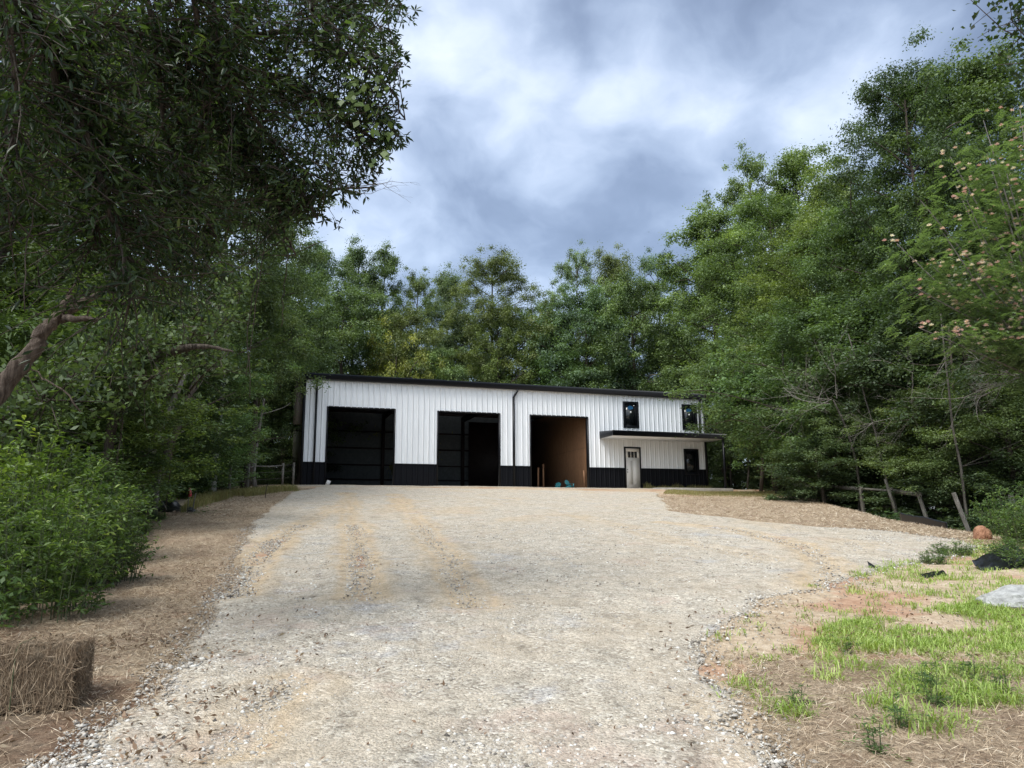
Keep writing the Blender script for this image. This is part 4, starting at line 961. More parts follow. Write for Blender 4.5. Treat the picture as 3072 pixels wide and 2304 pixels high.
# ---- overhanging water oak, top left: limbs, twigs, narrow leaves
def overhang():
    base = on(-5.2, 4.6, -.1)
    t = empty('oak_tree', base, 0, 'near oak whose dark narrow-leaved branches hang over the top left of the clearing', 'tree')
    mb = MB(); lf = MB(); B = base
    top = np.array([-.3, .6, 9.5]); mb.tube([(0, 0, 0), (-.1, .1, 3), (-.2, .3, 6), top], [.28, .24, .2, .12], 10)
    limbs = [ # px,py,Y polylines of main limbs
        [(-150, -100, 5.5), (90, 20, 5.8), (170, 190, 6.2), (290, 350, 6.6), (390, 420, 6.8), (430, 560, 7.0)],
        [(-100, -150, 5.5), (160, 80, 6), (185, 330, 6.3), (240, 380, 6.4), (330, 640, 6.6), (380, 860, 6.8), (410, 960, 6.8)],
        [(300, -300, 6.5), (620, -60, 7), (660, 80, 7.4), (650, 230, 7.6), (690, 330, 7.9), (720, 410, 8), (840, 520, 8.2), (1000, 570, 8.3), (1130, 565, 8.4)],
        [(500, -300, 7), (720, -20, 7.6), (735, 110, 7.8), (690, 200, 7.9), (850, 240, 8.4), (980, 300, 8.8), (1130, 330, 9)],
        [(700, -300, 8), (900, -80, 8.4), (1000, 20, 8.8), (1130, 20, 9), (1200, 10, 9)],
        [(800, -100, 7.6), (1000, 80, 8), (1120, 160, 8.2), (1200, 180, 8.4)],
        [(250, -300, 6.2), (450, 0, 6.6), (470, 260, 7), (480, 420, 7.2), (560, 600, 7.4), (640, 700, 7.6)],
        [(400, -300, 6.2), (560, -50, 6.6), (600, 160, 7), (780, 380, 7.6), (900, 500, 8), (1010, 540, 8.3)],
        [(320, 330, 6.6), (310, 600, 7), (300, 760, 7.2)], [(720, 400, 8), (800, 560, 8), (830, 700, 8.3), (870, 770, 8.4)],
        [(650, 230, 7.6), (600, 420, 7.6), (520, 640, 7.6), (500, 820, 7.8)], [(850, 240, 8.4), (1000, 360, 8.6), (1120, 440, 8.8), (1180, 420, 8.8)],
        [(0, -200, 5), (40, 100, 5.4), (60, 400, 5.6), (30, 620, 5.8)], [(100, 60, 5.8), (300, 60, 6.4), (500, 120, 7), (600, 200, 7.2)],
        [(735, 110, 7.8), (900, 80, 8.2), (1050, 150, 8.4), (1180, 260, 8.6), (1210, 330, 8.6)], [(840, 520, 8.2), (930, 600, 8.3), (960, 650, 8.4)]]
    nodes = []
    for li, L in enumerate(limbs):
        P = np.array([W(*q) for q in L])-B; P = P+0
        # smooth resample
        s = np.linspace(0, len(P)-1, len(P)*5); i = np.arange(len(P))
        P = np.stack([np.interp(s, i, P[:, k]) for k in range(3)], -1); P[1:-1] = (P[:-2]+P[1:-1]*2+P[2:])/4; P[1:-1] = (P[:-2]+P[1:-1]*2+P[2:])/4
        P += np.cumsum(rs.normal(size=P.shape)*.012, 0)
        r0 = .055 if li < 4 else .035
        mb.tube(P, np.linspace(r0, .009, len(P)), 6, cap=False); nodes += [(p, li) for p in P[2:]]
    # twig sprays
    tw = []
    def inside(px, py):
        e = np.interp(py, [-400, 0, 100, 170, 260, 370, 430, 520, 600, 720, 860, 1000], [1290, 1225, 1170, 1185, 1140, 1175, 1150, 1060, 980, 820, 740, 480])
        return px < e
    for (p, li) in nodes:
        for _ in range(rs.randint(4, 7)):
            d = rs.normal(size=3); d[2] = d[2]*.5-.55; d[0] += .25; l = rs.uniform(.4, 1.25)
            tip = p+d/np.linalg.norm(d)*l
            tw.append((p, tip))
    # extra free sprays filling the crown's depth
    for _ in range(1750):
        px = rs.uniform(-80, 1235); py = rs.uniform(-250, 1000); 
        dens = np.interp(py, [-250, 0, 480, 620, 800, 1000], [1, 1, .95, .55, .3, .12])
        if px < 420: dens *= np.interp(py, [0, 200, 400, 900], [.9, .55, .25, .05])
        if not inside(px+30, py) or rs.uniform() > dens: continue
        Y = rs.uniform(6.2, 12.5)+px/500; p = W(px, py, Y)-B; d = rs.normal(size=3); d[2] = d[2]*.4-.6; tw.append((p, p+d/np.linalg.norm(d)*rs.uniform(.3, .7)))
    C = []; Dr = []; A_ = []
    for (p, tip) in tw:
        q = (p+tip)/2+rs.normal(size=3)*.07
        w = tip+B-np.array([0, 0, EYE]); dep = w @ FWD; px = CX+F_PX*(w @ RGT)/dep; py = CY-F_PX*(w @ UPV)/dep
        if not inside(px-55*rs.uniform(0, 1)**2.2, py): 
            continue
        pts = bez(p, q, tip, 4); lf_r = rs.uniform(.25, .5)
        mb.tube(pts, [.009, .007, .005, .003], 3, cap=False)
        n = rs.randint(12, 22)
        u = rs.uniform(.1, 1.05, n); c = pts[0]*(1-u[:, None])+u[:, None]*tip+ (4*(u*(1-u))[:, None])*(q-(p+tip)/2)*.5
        ax = (tip-p)/np.linalg.norm(tip-p)
        C.append(c+rs.normal(size=(n, 3))*.035); Dr.append(ax*.75+rs.normal(size=(n, 3))*.6+np.array([0, 0, -.35])); A_.append(np.clip(rs.normal(rs.normal(.42, .16), .14, n), 0, 1))
    for k in range(95):      # sprays that droop free at the outer edge, leaves in whorls at their tips
        py = rs.uniform(-20, 640); ex = np.interp(py, [0, 100, 170, 260, 370, 430, 520, 600, 650], [1215, 1165, 1180, 1135, 1170, 1140, 1060, 960, 900]); Y = rs.uniform(8.2, 9)
        p = W(ex-rs.uniform(0, 70), py, Y)-B; d = np.array([rs.uniform(.1, .9), rs.normal()*.3, -rs.uniform(.1, 1.)]); tip = p+d/np.linalg.norm(d)*rs.uniform(.18, .42); q = (p+tip)/2+np.array([.03, 0, .04])
        mb.tube(bez(p, q, tip, 5), [.006, .005, .004, .003, .002], 3, cap=False); ax = (tip-p)/np.linalg.norm(tip-p); n = rs.randint(8, 14); u = np.where(rs.uniform(size=n) < .55, 1., rs.uniform(.3, 1, n))
        C.append(bez(p, q, tip, 2)[0]*(1-u[:, None])+tip*u[:, None]); Dr.append(ax*.9+rs.normal(size=(n, 3))*.6); A_.append(np.clip(rs.normal(.35, .15, n), 0, 1))
    C = np.concatenate(C); Dr = np.concatenate(Dr); A_ = np.concatenate(A_); n = len(C)
    v, f, a = leaf6(C, rs.uniform(.065, .125, n), rs.normal(size=(n, 3))+np.array([0, 0, .7]), Dr, .27, A_)
    lf.add(v, f, a)
    # broad vine leaves lit from behind near the tip
    mb.build('trunk', MT['bark'], t, smooth=True); lf.build('crown', MT['leafdark'], t)
    vb = MB(); m = 150
    ctr = [W(*q)-B for q in ((1000, 170, 8), (1080, 250, 8), (1120, 300, 8.1), (1140, 400, 8.1), (1150, 455, 8.1), (1040, 330, 8), (930, 150, 8), (1090, 200, 8))]
    k = rs.randint(0, len(ctr), m); c = np.array(ctr)[k]+rs.normal(size=(m, 3))*np.array([.14, .2, .14])
    v, f = leafquads(c, rs.uniform(.07, .12, m), rs.normal(size=(m, 3))*.5+np.array([.0, -.9, .4]), .8, rs, np.tile([0, 0, -1.], (m, 1))+rs.normal(size=(m, 3))*.4, .1)
    vb.add(v, f, np.repeat(rs.uniform(.5, .9, m), 4))
    o = vb.build('vine_leaves', MT['shrubleaf'], t); o['label'] = 'broad yellow-green vine leaves at the tip of the near oak'
    # bare twig tips
    mb = MB()
    for (px, py, Y, dx) in ((1010, 555, 8.3, 1), (1060, 560, 8.3, 1), (960, 540, 8.2, .8)):
        twigs(mb, W(px, py, Y)-B, np.array([dx, .1, -.15]), .45, .006, 2, np.random.RandomState(px), .5)
    o = mb.build('bare_twigs', MT['deadwood'], t)
    return n
overhang()
# ---- hanging vines
for i, (px, p0, p1, Y, lab) in enumerate(((818, 430, 1180, 8.6, 'bare vine hanging from the oak tip, rightmost of the dangling pair'), (795, 500, 1130, 8.4, 'bare vine hanging close left of the rightmost one'), (850, 700, 1010, 8.8, 'thin crooked vine bowing right below the oak tip'),
                                      (310, 380, 1010, 7, 'dark vine dangling in the middle of the left wood'), (545, 560, 1060, 7.6, 'thin vine dangling left of the paired vines'), (60, 300, 950, 6, 'thin straight vine dangling at the left border'))):
    a = W(px, p0, Y); b = W(px+rs.uniform(-25, 25), p1, Y); k = 14; u = np.linspace(0, 1, k)[:, None]
    P = a*(1-u)+b*u+np.cumsum(rs.normal(size=(k, 3))*.02, 0); P -= a
    o = MB().tube(P, np.linspace(.008, .0045, k), 5).build('hanging_vine', MT['bark'], smooth=True); o.location = tuple(a)
    tag(o, lab, 'vine', 'vines dangling in the left wood')
# ---- leaning limb at left
MT['limbbark'] = bark_mat('limb_bark', (.035, .024, .018), (.16, .125, .10), 1.6)
def limb(name, pts, rad, bark, label, cat, side=()):
    P = np.array([W(*q) for q in pts]); b = P[0].copy(); P -= b
    s = np.linspace(0, len(P)-1, len(P)*6); i = np.arange(len(P)); Q = np.stack([np.interp(s, i, P[:, k]) for k in range(3)], -1); R = np.interp(s, i, rad)
    Q[1:-1] = (Q[:-2]+Q[1:-1]*2+Q[2:])/4; Q += rs.normal(size=Q.shape)*R[:, None]*.16; R = R*(1+.09*rs.normal(size=len(R)))
    t = empty(name, b, 0, label, cat)
    n_ = 150; s2 = np.linspace(0, len(Q)-1, n_); i2 = np.arange(len(Q)); Q2 = np.stack([np.interp(s2, i2, Q[:, k]) for k in range(3)], -1); R2 = np.interp(s2, i2, R)
    for _ in range(3): Q2[1:-1] = (Q2[:-2]+Q2[1:-1]*2+Q2[2:])/4
    mb = MB().tube(Q2, R2, 28, cap=False); V = mb.v[0].reshape(n_, 28, 3); th = np.arange(28)*2*math.pi/28
    U = (np.arange(n_)/n_*14)[:, None]; k = 1+.13*fbm(np.cos(th)[None]*2.2+U*.5+40, np.sin(th)[None]*2.2+U*.35, 7, 4)-.12*np.abs(fbm(th[None]*3.2+U*.25, U*.8+0*th[None], 9, 3))
    mb.v[0] = (Q2[:, None]+(V-Q2[:, None])*k[..., None]).reshape(-1, 3); mb.build('trunk', MT[bark], t, smooth=True)
    for (pp, rr) in side:
        S = np.array([W(*q) for q in pp])-b
        S2 = bez(S[0], S[1], S[2], 9)+rs.normal(size=(9, 3))*.015
        MB().tube(S2, np.linspace(rr, .008, 9), 7).build('branch', MT[bark], t, smooth=True)
    return t
limb('leaning_tree', [(-700, 1750, 6.4), (-330, 1480, 6.8), (0, 1170, 7.4), (90, 1060, 7.5), (150, 975, 7.6), (185, 945, 7.7), (260, 900, 7.8), (330, 868, 7.9), (365, 862, 8)], [.14, .125, .088, .078, .066, .048, .035, .022, .008], 'limbbark', 'gnarled broken trunk leaning in from the left border', 'tree',
     [([(175, 950, 7.7), (240, 970, 7.6), (320, 945, 7.5)], .05), ([(190, 930, 7.7), (200, 890, 7.7), (218, 858, 7.7)], .035), ([(225, 915, 7.75), (245, 905, 7.8), (262, 885, 7.8)], .02), ([(250, 950, 7.7), (270, 935, 7.7), (275, 920, 7.7)], .008), ([(100, 1110, 7.5), (160, 1140, 7.4), (235, 1230, 7.4)], .008)])
limb('leaning_tree', [(300, 1560, 17), (330, 1280, 17), (430, 1105, 16.6), (500, 1062, 16.4), (560, 1042, 16), (620, 1038, 16), (700, 1055, 16)], [.12, .11, .10, .09, .08, .05, .02], 'bark', 'dark mossy limb arching right in the middle of the left wood', 'tree')

# ---- shrubs lower left
def make_shrub(seed, H, R, nst, nl, L, ratio, droop=.2):
    rs = np.random.RandomState(seed); st = MB(); lf = MB()
    for i in range(nst):
        a = rs.uniform(0, 6.28); e = R*rs.uniform(.15, 1)**.6; h = H*rs.uniform(.45, 1)*(1-.35*(e/R)**2)
        b = np.array([math.cos(a)*e*.8, math.sin(a)*e*.8, 0]); tip = np.array([math.cos(a)*e, math.sin(a)*e, h]); P = bez(b, np.array([b[0], b[1], h*.6]), tip, 8)
        st.tube(P, np.linspace(.010, .003, 8), 4, cap=False)
        for k in range(7):
            q = P[rs.randint(1, 8)]; tp = q+np.array([rs.normal(), rs.normal(), abs(rs.normal())*.5+.1])*.16*H**.5
            st.tube([q, tp], [.004, .002], 3, cap=False)
            n = nl; u = rs.uniform(0, 1.1, (n, 1)); c = q*(1-u)+tp*u
            d = (tp-q)/np.linalg.norm(tp-q)*.4+rs.normal(size=(n, 3))*.8+np.array([0, 0, -.1])
            v, f, a2 = leaf6(c, rs.uniform(.6, 1.2, n)*L, rs.normal(size=(n, 3))*.45+np.array([0, -.1, 1]), d, ratio, np.clip(rs.normal(rs.normal(.5, .14), .14, n), 0, 1))
            lf.add(v, f, a2)
    return st, lf
SH = {'a': make_shrub(1, 1.7, .95, 70, 11, .085, .42), 'b': make_shrub(2, 1.3, .85, 70, 12, .06, .5), 'c': make_shrub(3, 2.0, .9, 60, 12, .10, .36), 'd': make_shrub(4, .8, .6, 46, 9, .05, .5), 'e': make_shrub(5, .7, .20, 4, 8, .085, .22)}
SU = {}
def put_shrub(k, x, y, h, w_, name, label, cat, group, col=(1, 1, 1)):
    H = {'a': 1.7, 'b': 1.3, 'c': 2.0, 'd': .8, 'e': .7}[k]; R = {'a': .95, 'b': .85, 'c': .9, 'd': .6, 'e': .20}[k]
    if k not in SU:
        t = empty(name); SH[k][0].build('stems', MT['stem'], t); SH[k][1].build('foliage', MT['shrubleaf'], t); SU[k] = t
    else: t = copy_thing(SU[k])
    t.name = name; t.location = tuple(on(x, y, -.03)); t.scale = (w_/R/2, w_/R/2, h/H); t.rotation_euler = (0, 0, (x*7+y*3) % 6.28)
    for ch in t.children:
        if ch.name.startswith('foliage'): ch.color = (*col, 1)
    for q in ('group', 'label', 'category'):
        if q in t: del t[q]
    return tag(t, label, cat, group)
MT['stem'] = simple('green_stem', (.07, .085, .035), .7)
GS = 'leafy shrubs along the left edge of the straw'
shr = [('c', 25, 1880, 1.5, 1.4, 'bright leafy shrub at the left border behind the straw bale', (1.15, 1.2, 1)),
       ('c', -90, 1800, 2.2, 1.9, 'tall bright shrub cut off by the left border', (1.2, 1.2, .9)), ('a', 120, 1790, 1.7, 1.6, 'wide bright green shrub left of the straw strip, second from the bale', (1.1, 1.15, .9)),
       ('b', 230, 1770, 1.1, 1.3, 'low green shrub touching the straw right of the wide bright one', (1, 1.05, .9)), ('c', 20, 1720, 2.1, 2., 'tall leafy shrub at the left border with pointed leaves', (1.35, 1.3, .9)),
       ('a', 200, 1700, 1.6, 1.7, 'dense green shrub in the middle of the left thicket', (.9, 1, .85)), ('b', 275, 1700, .8, 1.1, 'low shrub at the corner where the straw strip narrows', (.95, 1., .9)),
       ('c', 100, 1640, 2.1, 2.1, 'tall dark green shrub behind the dense middle one', (.8, .9, .8)), ('a', 265, 1640, 1.2, 1.5, 'green shrub above the corner of the straw strip', (1.05, 1.05, .9)),
       ('b', 360, 1612, .45, 1.0, 'low weedy shrub between the straw strip and the wire fence post', (1., 1.05, .95)), ('c', 240, 1600, 1.9, 2.2, 'tall shrub left of the old wire fence frame', (.95, 1., .8)),
       ('a', 290, 1575, .8, 1.5, 'round shrub below the old wire fence frame', (.9, 1, .85)), ('b', 420, 1568, .3, 1.0, 'low pale green weeds in front of the black plastic sheet', (1.05, 1.15, 1.)),
       ('a', 560, 1495, .7, 1.6, 'green shrub behind the thin wooden stake', (1., 1.1, .9)), ('c', 120, 1530, 2.2, 2.6, 'tall dark shrub deep left under the leaning limb', (.8, .9, .75)),
       ('c', 395, 1515, 1.2, 1.8, 'viny shrub wrapped round the old wire fence frame', (1.1, 1.15, .9)), ('c', 640, 1470, 1.7, 2.6, 'grey-green shrub at the foot of the pale pole', (1.05, 1.2, 1.1)),
       ('c', 730, 1455, 1.4, 3., 'dim shrub at the far fence left of the building', (.8, .95, .85)), ('c', 830, 1450, 1.3, 3., 'dark shrub beside the left corner of the building', (.75, .9, .8))]
for (k, px, py, h, w_, lab, c) in shr:
    q = G(px, py); put_shrub(k, q[0], q[1]+.35, h, w_, 'leafy_shrub', lab, 'shrub', GS, c)
# undergrowth further in, uncountable: one object
def scatter_leaves(N, fx, hlo, hhi, L, ratio, seed, spreadz=1.):
    rs = np.random.RandomState(seed); X, Y = fx(N, rs); Z = hgt(X, Y)
    c = np.stack([X, Y, Z+rs.uniform(hlo, hhi, len(X))*spreadz*(.4+.8*vnoise(X*.9, Y*.9, seed))], -1)
    return leafquads(c, rs.uniform(.6, 1.2, len(X))*L, rs.normal(size=(len(X), 3))*.5+np.array([0, -.2, 1]), ratio, rs, None, .1), np.repeat(np.clip(rs.normal(.40, .16, len(X))+.3*(vnoise(X*.6, Y*.6, seed+2)-.5), 0, 1), 4)
def leftband(N, rs):
    y = rs.uniform(5.5, 42, N); e = np.interp(y, [5.5, 8, 11, 15, 20, 26, 32, 38, 44], [-3.9, -4.8, -5.9, -7.9, -10.2, -11.6, -12.6, -13.6, -15])
    x = e-rs.uniform(0, 1, N)**1.6*9; return x, y
def rightband(N, rs):
    y = rs.uniform(13, 48, N); x = np.interp(y, XR_Y, XR_X)+1.6+rs.uniform(0, 1, N)**1.3*7; return x, y
mb = MB()
(vf, a) = scatter_leaves(42000, leftband, 0, .75, .085, .5, 61); mb.add(*vf, a)
tag(mb.build('undergrowth', MT['shrubleaf']), 'low leafy undergrowth covering the floor of the left wood', 'undergrowth', kind='stuff').color = (.9, 1., .85, 1)
mb = MB(); (vf, a) = scatter_leaves(26000, rightband, 0, .45, .12, .5, 62); mb.add(*vf, a)
tag(mb.build('undergrowth', MT['shrubleaf']), 'low leafy undergrowth around the rail fence on the right', 'undergrowth', kind='stuff').color = (.62, .75, .62, 1)

# ---- grass, straw, litter, stones (stuff)
def blades(x, y, h, lean, w_, a, rs, z=None):
    n = len(x); z = hgt(x, y) if z is None else z; az = rs.uniform(0, 6.28, n); d = np.stack([np.cos(az), np.sin(az), np.zeros(n)], -1); s = np.stack([-np.sin(az), np.cos(az), np.zeros(n)], -1)
    b = np.stack([x, y, z], -1); up = np.array([0, 0, 1.]); h = h[:, None]; lean = lean[:, None]; w_ = np.broadcast_to(w_, (n,))[:, None]
    m = b+up*h*.6+d*h*lean*.35; t = b+up*h*(1-lean*.35)+d*h*lean
    v = np.stack([b-s*w_, b+s*w_, m+s*w_*.8, m-s*w_*.8, t+s*w_*.12, t-s*w_*.12], 1).reshape(-1, 3); i = np.arange(n)[:, None]*6
    return v, np.concatenate([i+np.array([[0, 1, 2, 3]]), i+np.array([[3, 2, 4, 5]])]), np.repeat(a, 6)
def in_px(x, y, poly):        # which ground points lie in the outline of a patch (patch corners given by sight)
    P = np.array([G(*q)[:2] for q in poly]); inside = np.zeros(len(x), bool); j = len(P)-1
    for i in range(len(P)):
        c = ((P[i, 1] > y) != (P[j, 1] > y)) & (x < (P[j, 0]-P[i, 0])*(y-P[i, 1])/(P[j, 1]-P[i, 1]+1e-12)+P[i, 0]); inside ^= c; j = i
    return inside
rs = np.random.RandomState(91); gm = MB(); tuft = []
def patch(poly, n, hmul, bl_n, thr):
    P = np.array([G(*q)[:2] for q in poly]); lo = P.min(0); hi = P.max(0); got = 0
    x = rs.uniform(lo[0], hi[0], n*6); y = rs.uniform(lo[1], hi[1], n*6)
    k = in_px(x, y, poly) & (vnoise(x*1.4, y*1.4, 5)*.65+vnoise(x*4, y*4, 6)*.35 > thr); x = x[k][:n]; y = y[k][:n]
    for xx, yy in zip(x, y): tuft.append((xx, yy, hmul*rs.uniform(.6, 1.35), bl_n))
patch([(2560, 1730), (2600, 1700), (2900, 1620), (3200, 1560), (3300, 1900), (3200, 2030), (2900, 1990), (2600, 1995), (2460, 1960), (2470, 1900), (2500, 1800)], 1700, .12, 20, .42)
patch([(2560, 1725), (2620, 1700), (2900, 1640), (3200, 1600), (3300, 1780), (2900, 1800), (2560, 1800)], 900, .14, 18, .22)
patch([(2470, 1880), (3300, 1750), (3300, 2040), (2480, 2010)], 600, .12, 20, .52)
patch([(2700, 2010), (3200, 2020), (3300, 2150), (2900, 2140), (2650, 2080)], 90, .16, 22, .42)
patch([(2700, 1690), (2950, 1600), (3200, 1500), (3300, 1680), (3000, 1740)], 520, .22, 12, .3)
patch([(2150, 1830), (2480, 1790), (2480, 2080), (2150, 2160)], 26, .10, 14, .3)
for (px, py, h, n) in ((2235, 2060, .17, 40), (2560, 2010, .20, 60), (2480, 2040, .18, 50), (2740, 2090, .22, 45), (2660, 2120, .20, 60), (2780, 2200, .22, 70), (2850, 2170, .2, 40), (2330, 2130, .18, 60), (2400, 2150, .15, 40), (2300, 1975, .12, 30), (2440, 1930, .13, 40), (2390, 1960, .1, 26), (2620, 1960, .24, 60), (2750, 2050, .2, 50), (2690, 2150, .15, 40), (2920, 2110, .22, 60), (3000, 2090, .22, 60), (2950, 2030, .2, 50), (3040, 2120, .18, 40), (2430, 1765, .10, 30), (2500, 1980, .18, 40), (2640, 2200, .13, 30), (2880, 2060, .2, 30)):
    q = G(px, py)
    for _ in range(2): tuft.append((q[0]+rs.normal()*.03, q[1]+rs.normal()*.03, h*1.05, n))
X = []; Y = []; Hh = []; Le = []; Aa = []
for (x, y, h, n) in tuft:
    r = .02+h*.30; X.append(x+rs.normal(size=n)*r); Y.append(y+rs.normal(size=n)*r); Hh.append(h*.62*rs.uniform(.35, 1.2, n)); Le.append(rs.uniform(.3, 1.7, n)); Aa.append(np.clip(rs.normal(rs.normal(.52, .14), .20, n), 0, 1))
X, Y, Hh, Le, Aa = map(np.concatenate, (X, Y, Hh, Le, Aa))
gm.add(*blades(X, Y, Hh, Le, .0042, Aa, rs)); tag(gm.build('grass', MT['grass']), 'bright green crabgrass tufts spreading over the sandy soil at the right', 'grass', kind='stuff')
# dry thin grass beside the porch and at the upper left
def field(poly, n, h, seed, thr=.3):
    rs = np.random.RandomState(seed); P = np.array([G(*q)[:2] for q in poly]); lo = P.min(0); hi = P.max(0); x = rs.uniform(lo[0], hi[0], n); y = rs.uniform(lo[1], hi[1], n)
    k = in_px(x, y, poly) & (vnoise(x, y, seed) > thr); x = x[k]; y = y[k]; m = len(x)
    return blades(x, y, h*rs.uniform(.4, 1.2, m), rs.uniform(.1, .8, m), .006, np.clip(rs.normal(.5, .3, m), 0, 1), rs)
mb = MB().add(*field([(2000, 1471), (2260, 1474), (2420, 1488), (2300, 1492), (2100, 1490), (1990, 1482)], 26000, .10, 5, .12))
rs = np.random.RandomState(15); n = 1500; lx = rs.uniform(19.8, 24.4, n); ly = -rs.uniform(.05, .5, n); p = np.array([bl(a, b)[:2] for a, b in zip(lx, ly)])
mb.add(*blades(p[:, 0], p[:, 1], rs.uniform(.1, .38, n)*(.5+vnoise(lx*2, ly*0, 3)), rs.uniform(0, .5, n), .006, np.clip(rs.normal(.6, .3, n), 0, 1), rs, z=np.full(n, FLOOR-.04)))
tag(mb.build('dry_grass', MT['drygrass']), 'thin yellowish grass in front of the porch slab and wainscot', 'grass', kind='stuff')
mb = MB().add(*field([(540, 1545), (590, 1500), (700, 1483), (860, 1470), (900, 1474), (820, 1482), (690, 1498), (600, 1525)], 30000, .30, 6, .1))
tag(mb.build('dry_grass', MT['drygrass']), 'yellow-green dry grass between the left fence and the straw strip', 'grass', kind='stuff')
# straw stalks
def stalks(x, y, L, wd, seed, lift=.02, va=.5):
    rs = np.random.RandomState(seed); n = len(x)
    c = np.stack([x, y, hgt(x, y)+.012+rs.uniform(0, lift, n)], -1); az = rs.uniform(0, 6.28, n); d = np.stack([np.cos(az), np.sin(az), rs.normal(size=n)*.16], -1)
    return (*leafquads(c, rs.uniform(.4, 1.2, n)*L, np.tile([0, 0, 1.], (n, 1))+rs.normal(size=(n, 3))*.4, wd, rs, d), np.repeat(np.clip(rs.normal(va, .24, n), 0, 1), 4))
rs = np.random.RandomState(71)
def strip_pts(n, f0, f1, y0, y1, p=1.): 
    y = y0+(y1-y0)*rs.uniform(0, 1, n)**p; u = rs.uniform(0, 1, n); return f0(y)*(1-u)+f1(y)*u, y
x, y = strip_pts(75000, lambda y: sl(y)-.3, lambda y: xl(y)+.1, 4.0, 22, 1.35); k = (vnoise(x*1.5, y*1.5, 8) > .18) & (rs.uniform(size=len(x)) < np.clip((y-4.5)/2.2, .12, 1)); mb = MB().add(*stalks(x[k], y[k], .10, .045, 1, .035, .42))
x, y = strip_pts(14000, lambda y: sl(y)-.3, lambda y: xl(y)+.1, 20, 36); mb.add(*stalks(x, y, .16, .06, 2, .04))
tag(mb.build('straw_stalks', MT['strawbit']), 'loose straw stalks strewn along the left side of the gravel', 'straw', kind='stuff')
x, y = strip_pts(34000, lambda y: xr(y)-.1, lambda y: np.interp(y, XR_Y, XR_X)+.6, 14.5, 36); mb = MB().add(*stalks(x, y, .16, .06, 3, .04, .62))
tag(mb.build('straw_stalks', MT['strawbit']), 'loose straw stalks strewn over the right bank', 'straw', kind='stuff')
x, y = strip_pts(42000, lambda y: np.interp(y, ER[0], ER[1])+.1, lambda y: y*0+6., 3.4, 6.6, 1.); mb = MB().add(*stalks(x, y, .10, .035, 4, .035, .5))
x, y = strip_pts(9000, lambda y: np.interp(y, ER[0], ER[1])-.1, lambda y: y*0+7., 6.2, 9.5); k = vnoise(x*1.3, y*1.3, 44) > .5; mb.add(*stalks(x[k], y[k], .09, .035, 5, .02, .5))
tag(mb.build('straw_stalks', MT['strawbit']), 'loose straw stalks strewn at the bottom right', 'straw', kind='stuff')
# dead leaves
def litter(x, y, L, seed, lift=.02):
    rs = np.random.RandomState(seed); n = len(x); c = np.stack([x, y, hgt(x, y)+.022+rs.uniform(0, lift, n)], -1)
    return (*leafquads(c, rs.uniform(.5, 1.3, n)*L, rs.normal(size=(n, 3))*.55+np.array([0, 0, 1.]), .42, rs, None, .15), np.repeat(np.clip(rs.beta(2, 2.6, n), 0, 1), 4))
mb = MB()
x = rs.uniform(-7, 0, 9000); y = rs.uniform(3.5, 12, 9000); k = rs.uniform(size=9000) < np.exp(-np.abs(x-xl(y)+.5)/.8)*.5; mb.add(*litter(x[k], y[k], .04, 1))
x = rs.uniform(-5, 5, 5000); y = 3.5+rs.uniform(0, 1, 5000)**1.5*22; k = (x > xl(y)) & (x < xr(y)) & (vnoise(x*.9, y*.9, 4) > .35); mb.add(*litter(x[k][:750], y[k][:750], .032, 2))
x = rs.uniform(.5, 6, 2500); y = rs.uniform(3.8, 9, 2500); k = (x > xr(y)-.5); mb.add(*litter(x[k][:900], y[k][:900], .045, 3))
x = rs.uniform(-5.5, -1.6, 2600); y = rs.uniform(3.8, 7.2, 2600); k = vnoise(x*2, y*2, 77) > .35; x = x[k]; y = y[k]; mb.add(*litter(x, y, .05, 5))
tag(mb.build('leaf_litter', MT['deadleaf']), 'brown dead leaves scattered over the gravel and straw', 'leaves', kind='stuff')
# loose stones
def stones(x, y, r, seed, va=.55):
    rs = np.random.RandomState(seed); n = len(x); base = np.array([(1, 0, 0), (0, 1, 0), (-1, 0, 0), (0, -1, 0), (0, 0, 1), (0, 0, -1.)])
    az = rs.uniform(0, 6.28, n); c, s = np.cos(az), np.sin(az); p = base[None]*rs.uniform(.6, 1.35, (n, 6, 1))*np.stack([r*rs.uniform(.8, 1.5, n), r, r*rs.uniform(.45, .8, n)], -1)[:, None, :]
    p = p+rs.normal(size=p.shape)*r[:, None, None]*.15
    q = np.stack([p[..., 0]*c[:, None]-p[..., 1]*s[:, None], p[..., 0]*s[:, None]+p[..., 1]*c[:, None], p[..., 2]], -1)
    q = q+np.stack([x, y, hgt(x, y)+.012+r*.15], -1)[:, None, :]
    t = np.array([(0, 1, 4), (1, 2, 4), (2, 3, 4), (3, 0, 4), (1, 0, 5), (2, 1, 5), (3, 2, 5), (0, 3, 5)])
    return q.reshape(-1, 3), (np.arange(n)[:, None, None]*6+t[None]).reshape(-1, 3), np.repeat(np.clip(rs.normal(va, .22, n), 0, 1), 6)
mb = MB(); N = 190000
y = 4.2+rs.uniform(0, 1, N)**2.0*14; x = rs.uniform(-6, 9.5, N); k = (x > xl(y)-.1-.15*rs.uniform(0, 1, N)) & (x < xr(y)+.6*rs.uniform(0, 1, N)**2)
edge_ = np.minimum(np.abs(x-xl(y)), np.abs(x-xr(y))); den = .34+.4*np.exp(-edge_/.3)+.5*(vnoise(x*.8, y*.5, 31) > .55); k &= rs.uniform(size=N) < den
x, y = x[k], y[k]; r = .0045+.013*rs.uniform(0, 1, len(x))**5.; r *= (1+.25*(edge_[k] < .3)); r += .0004*y
mb.add(*stones(x, y, r, 9, .48))
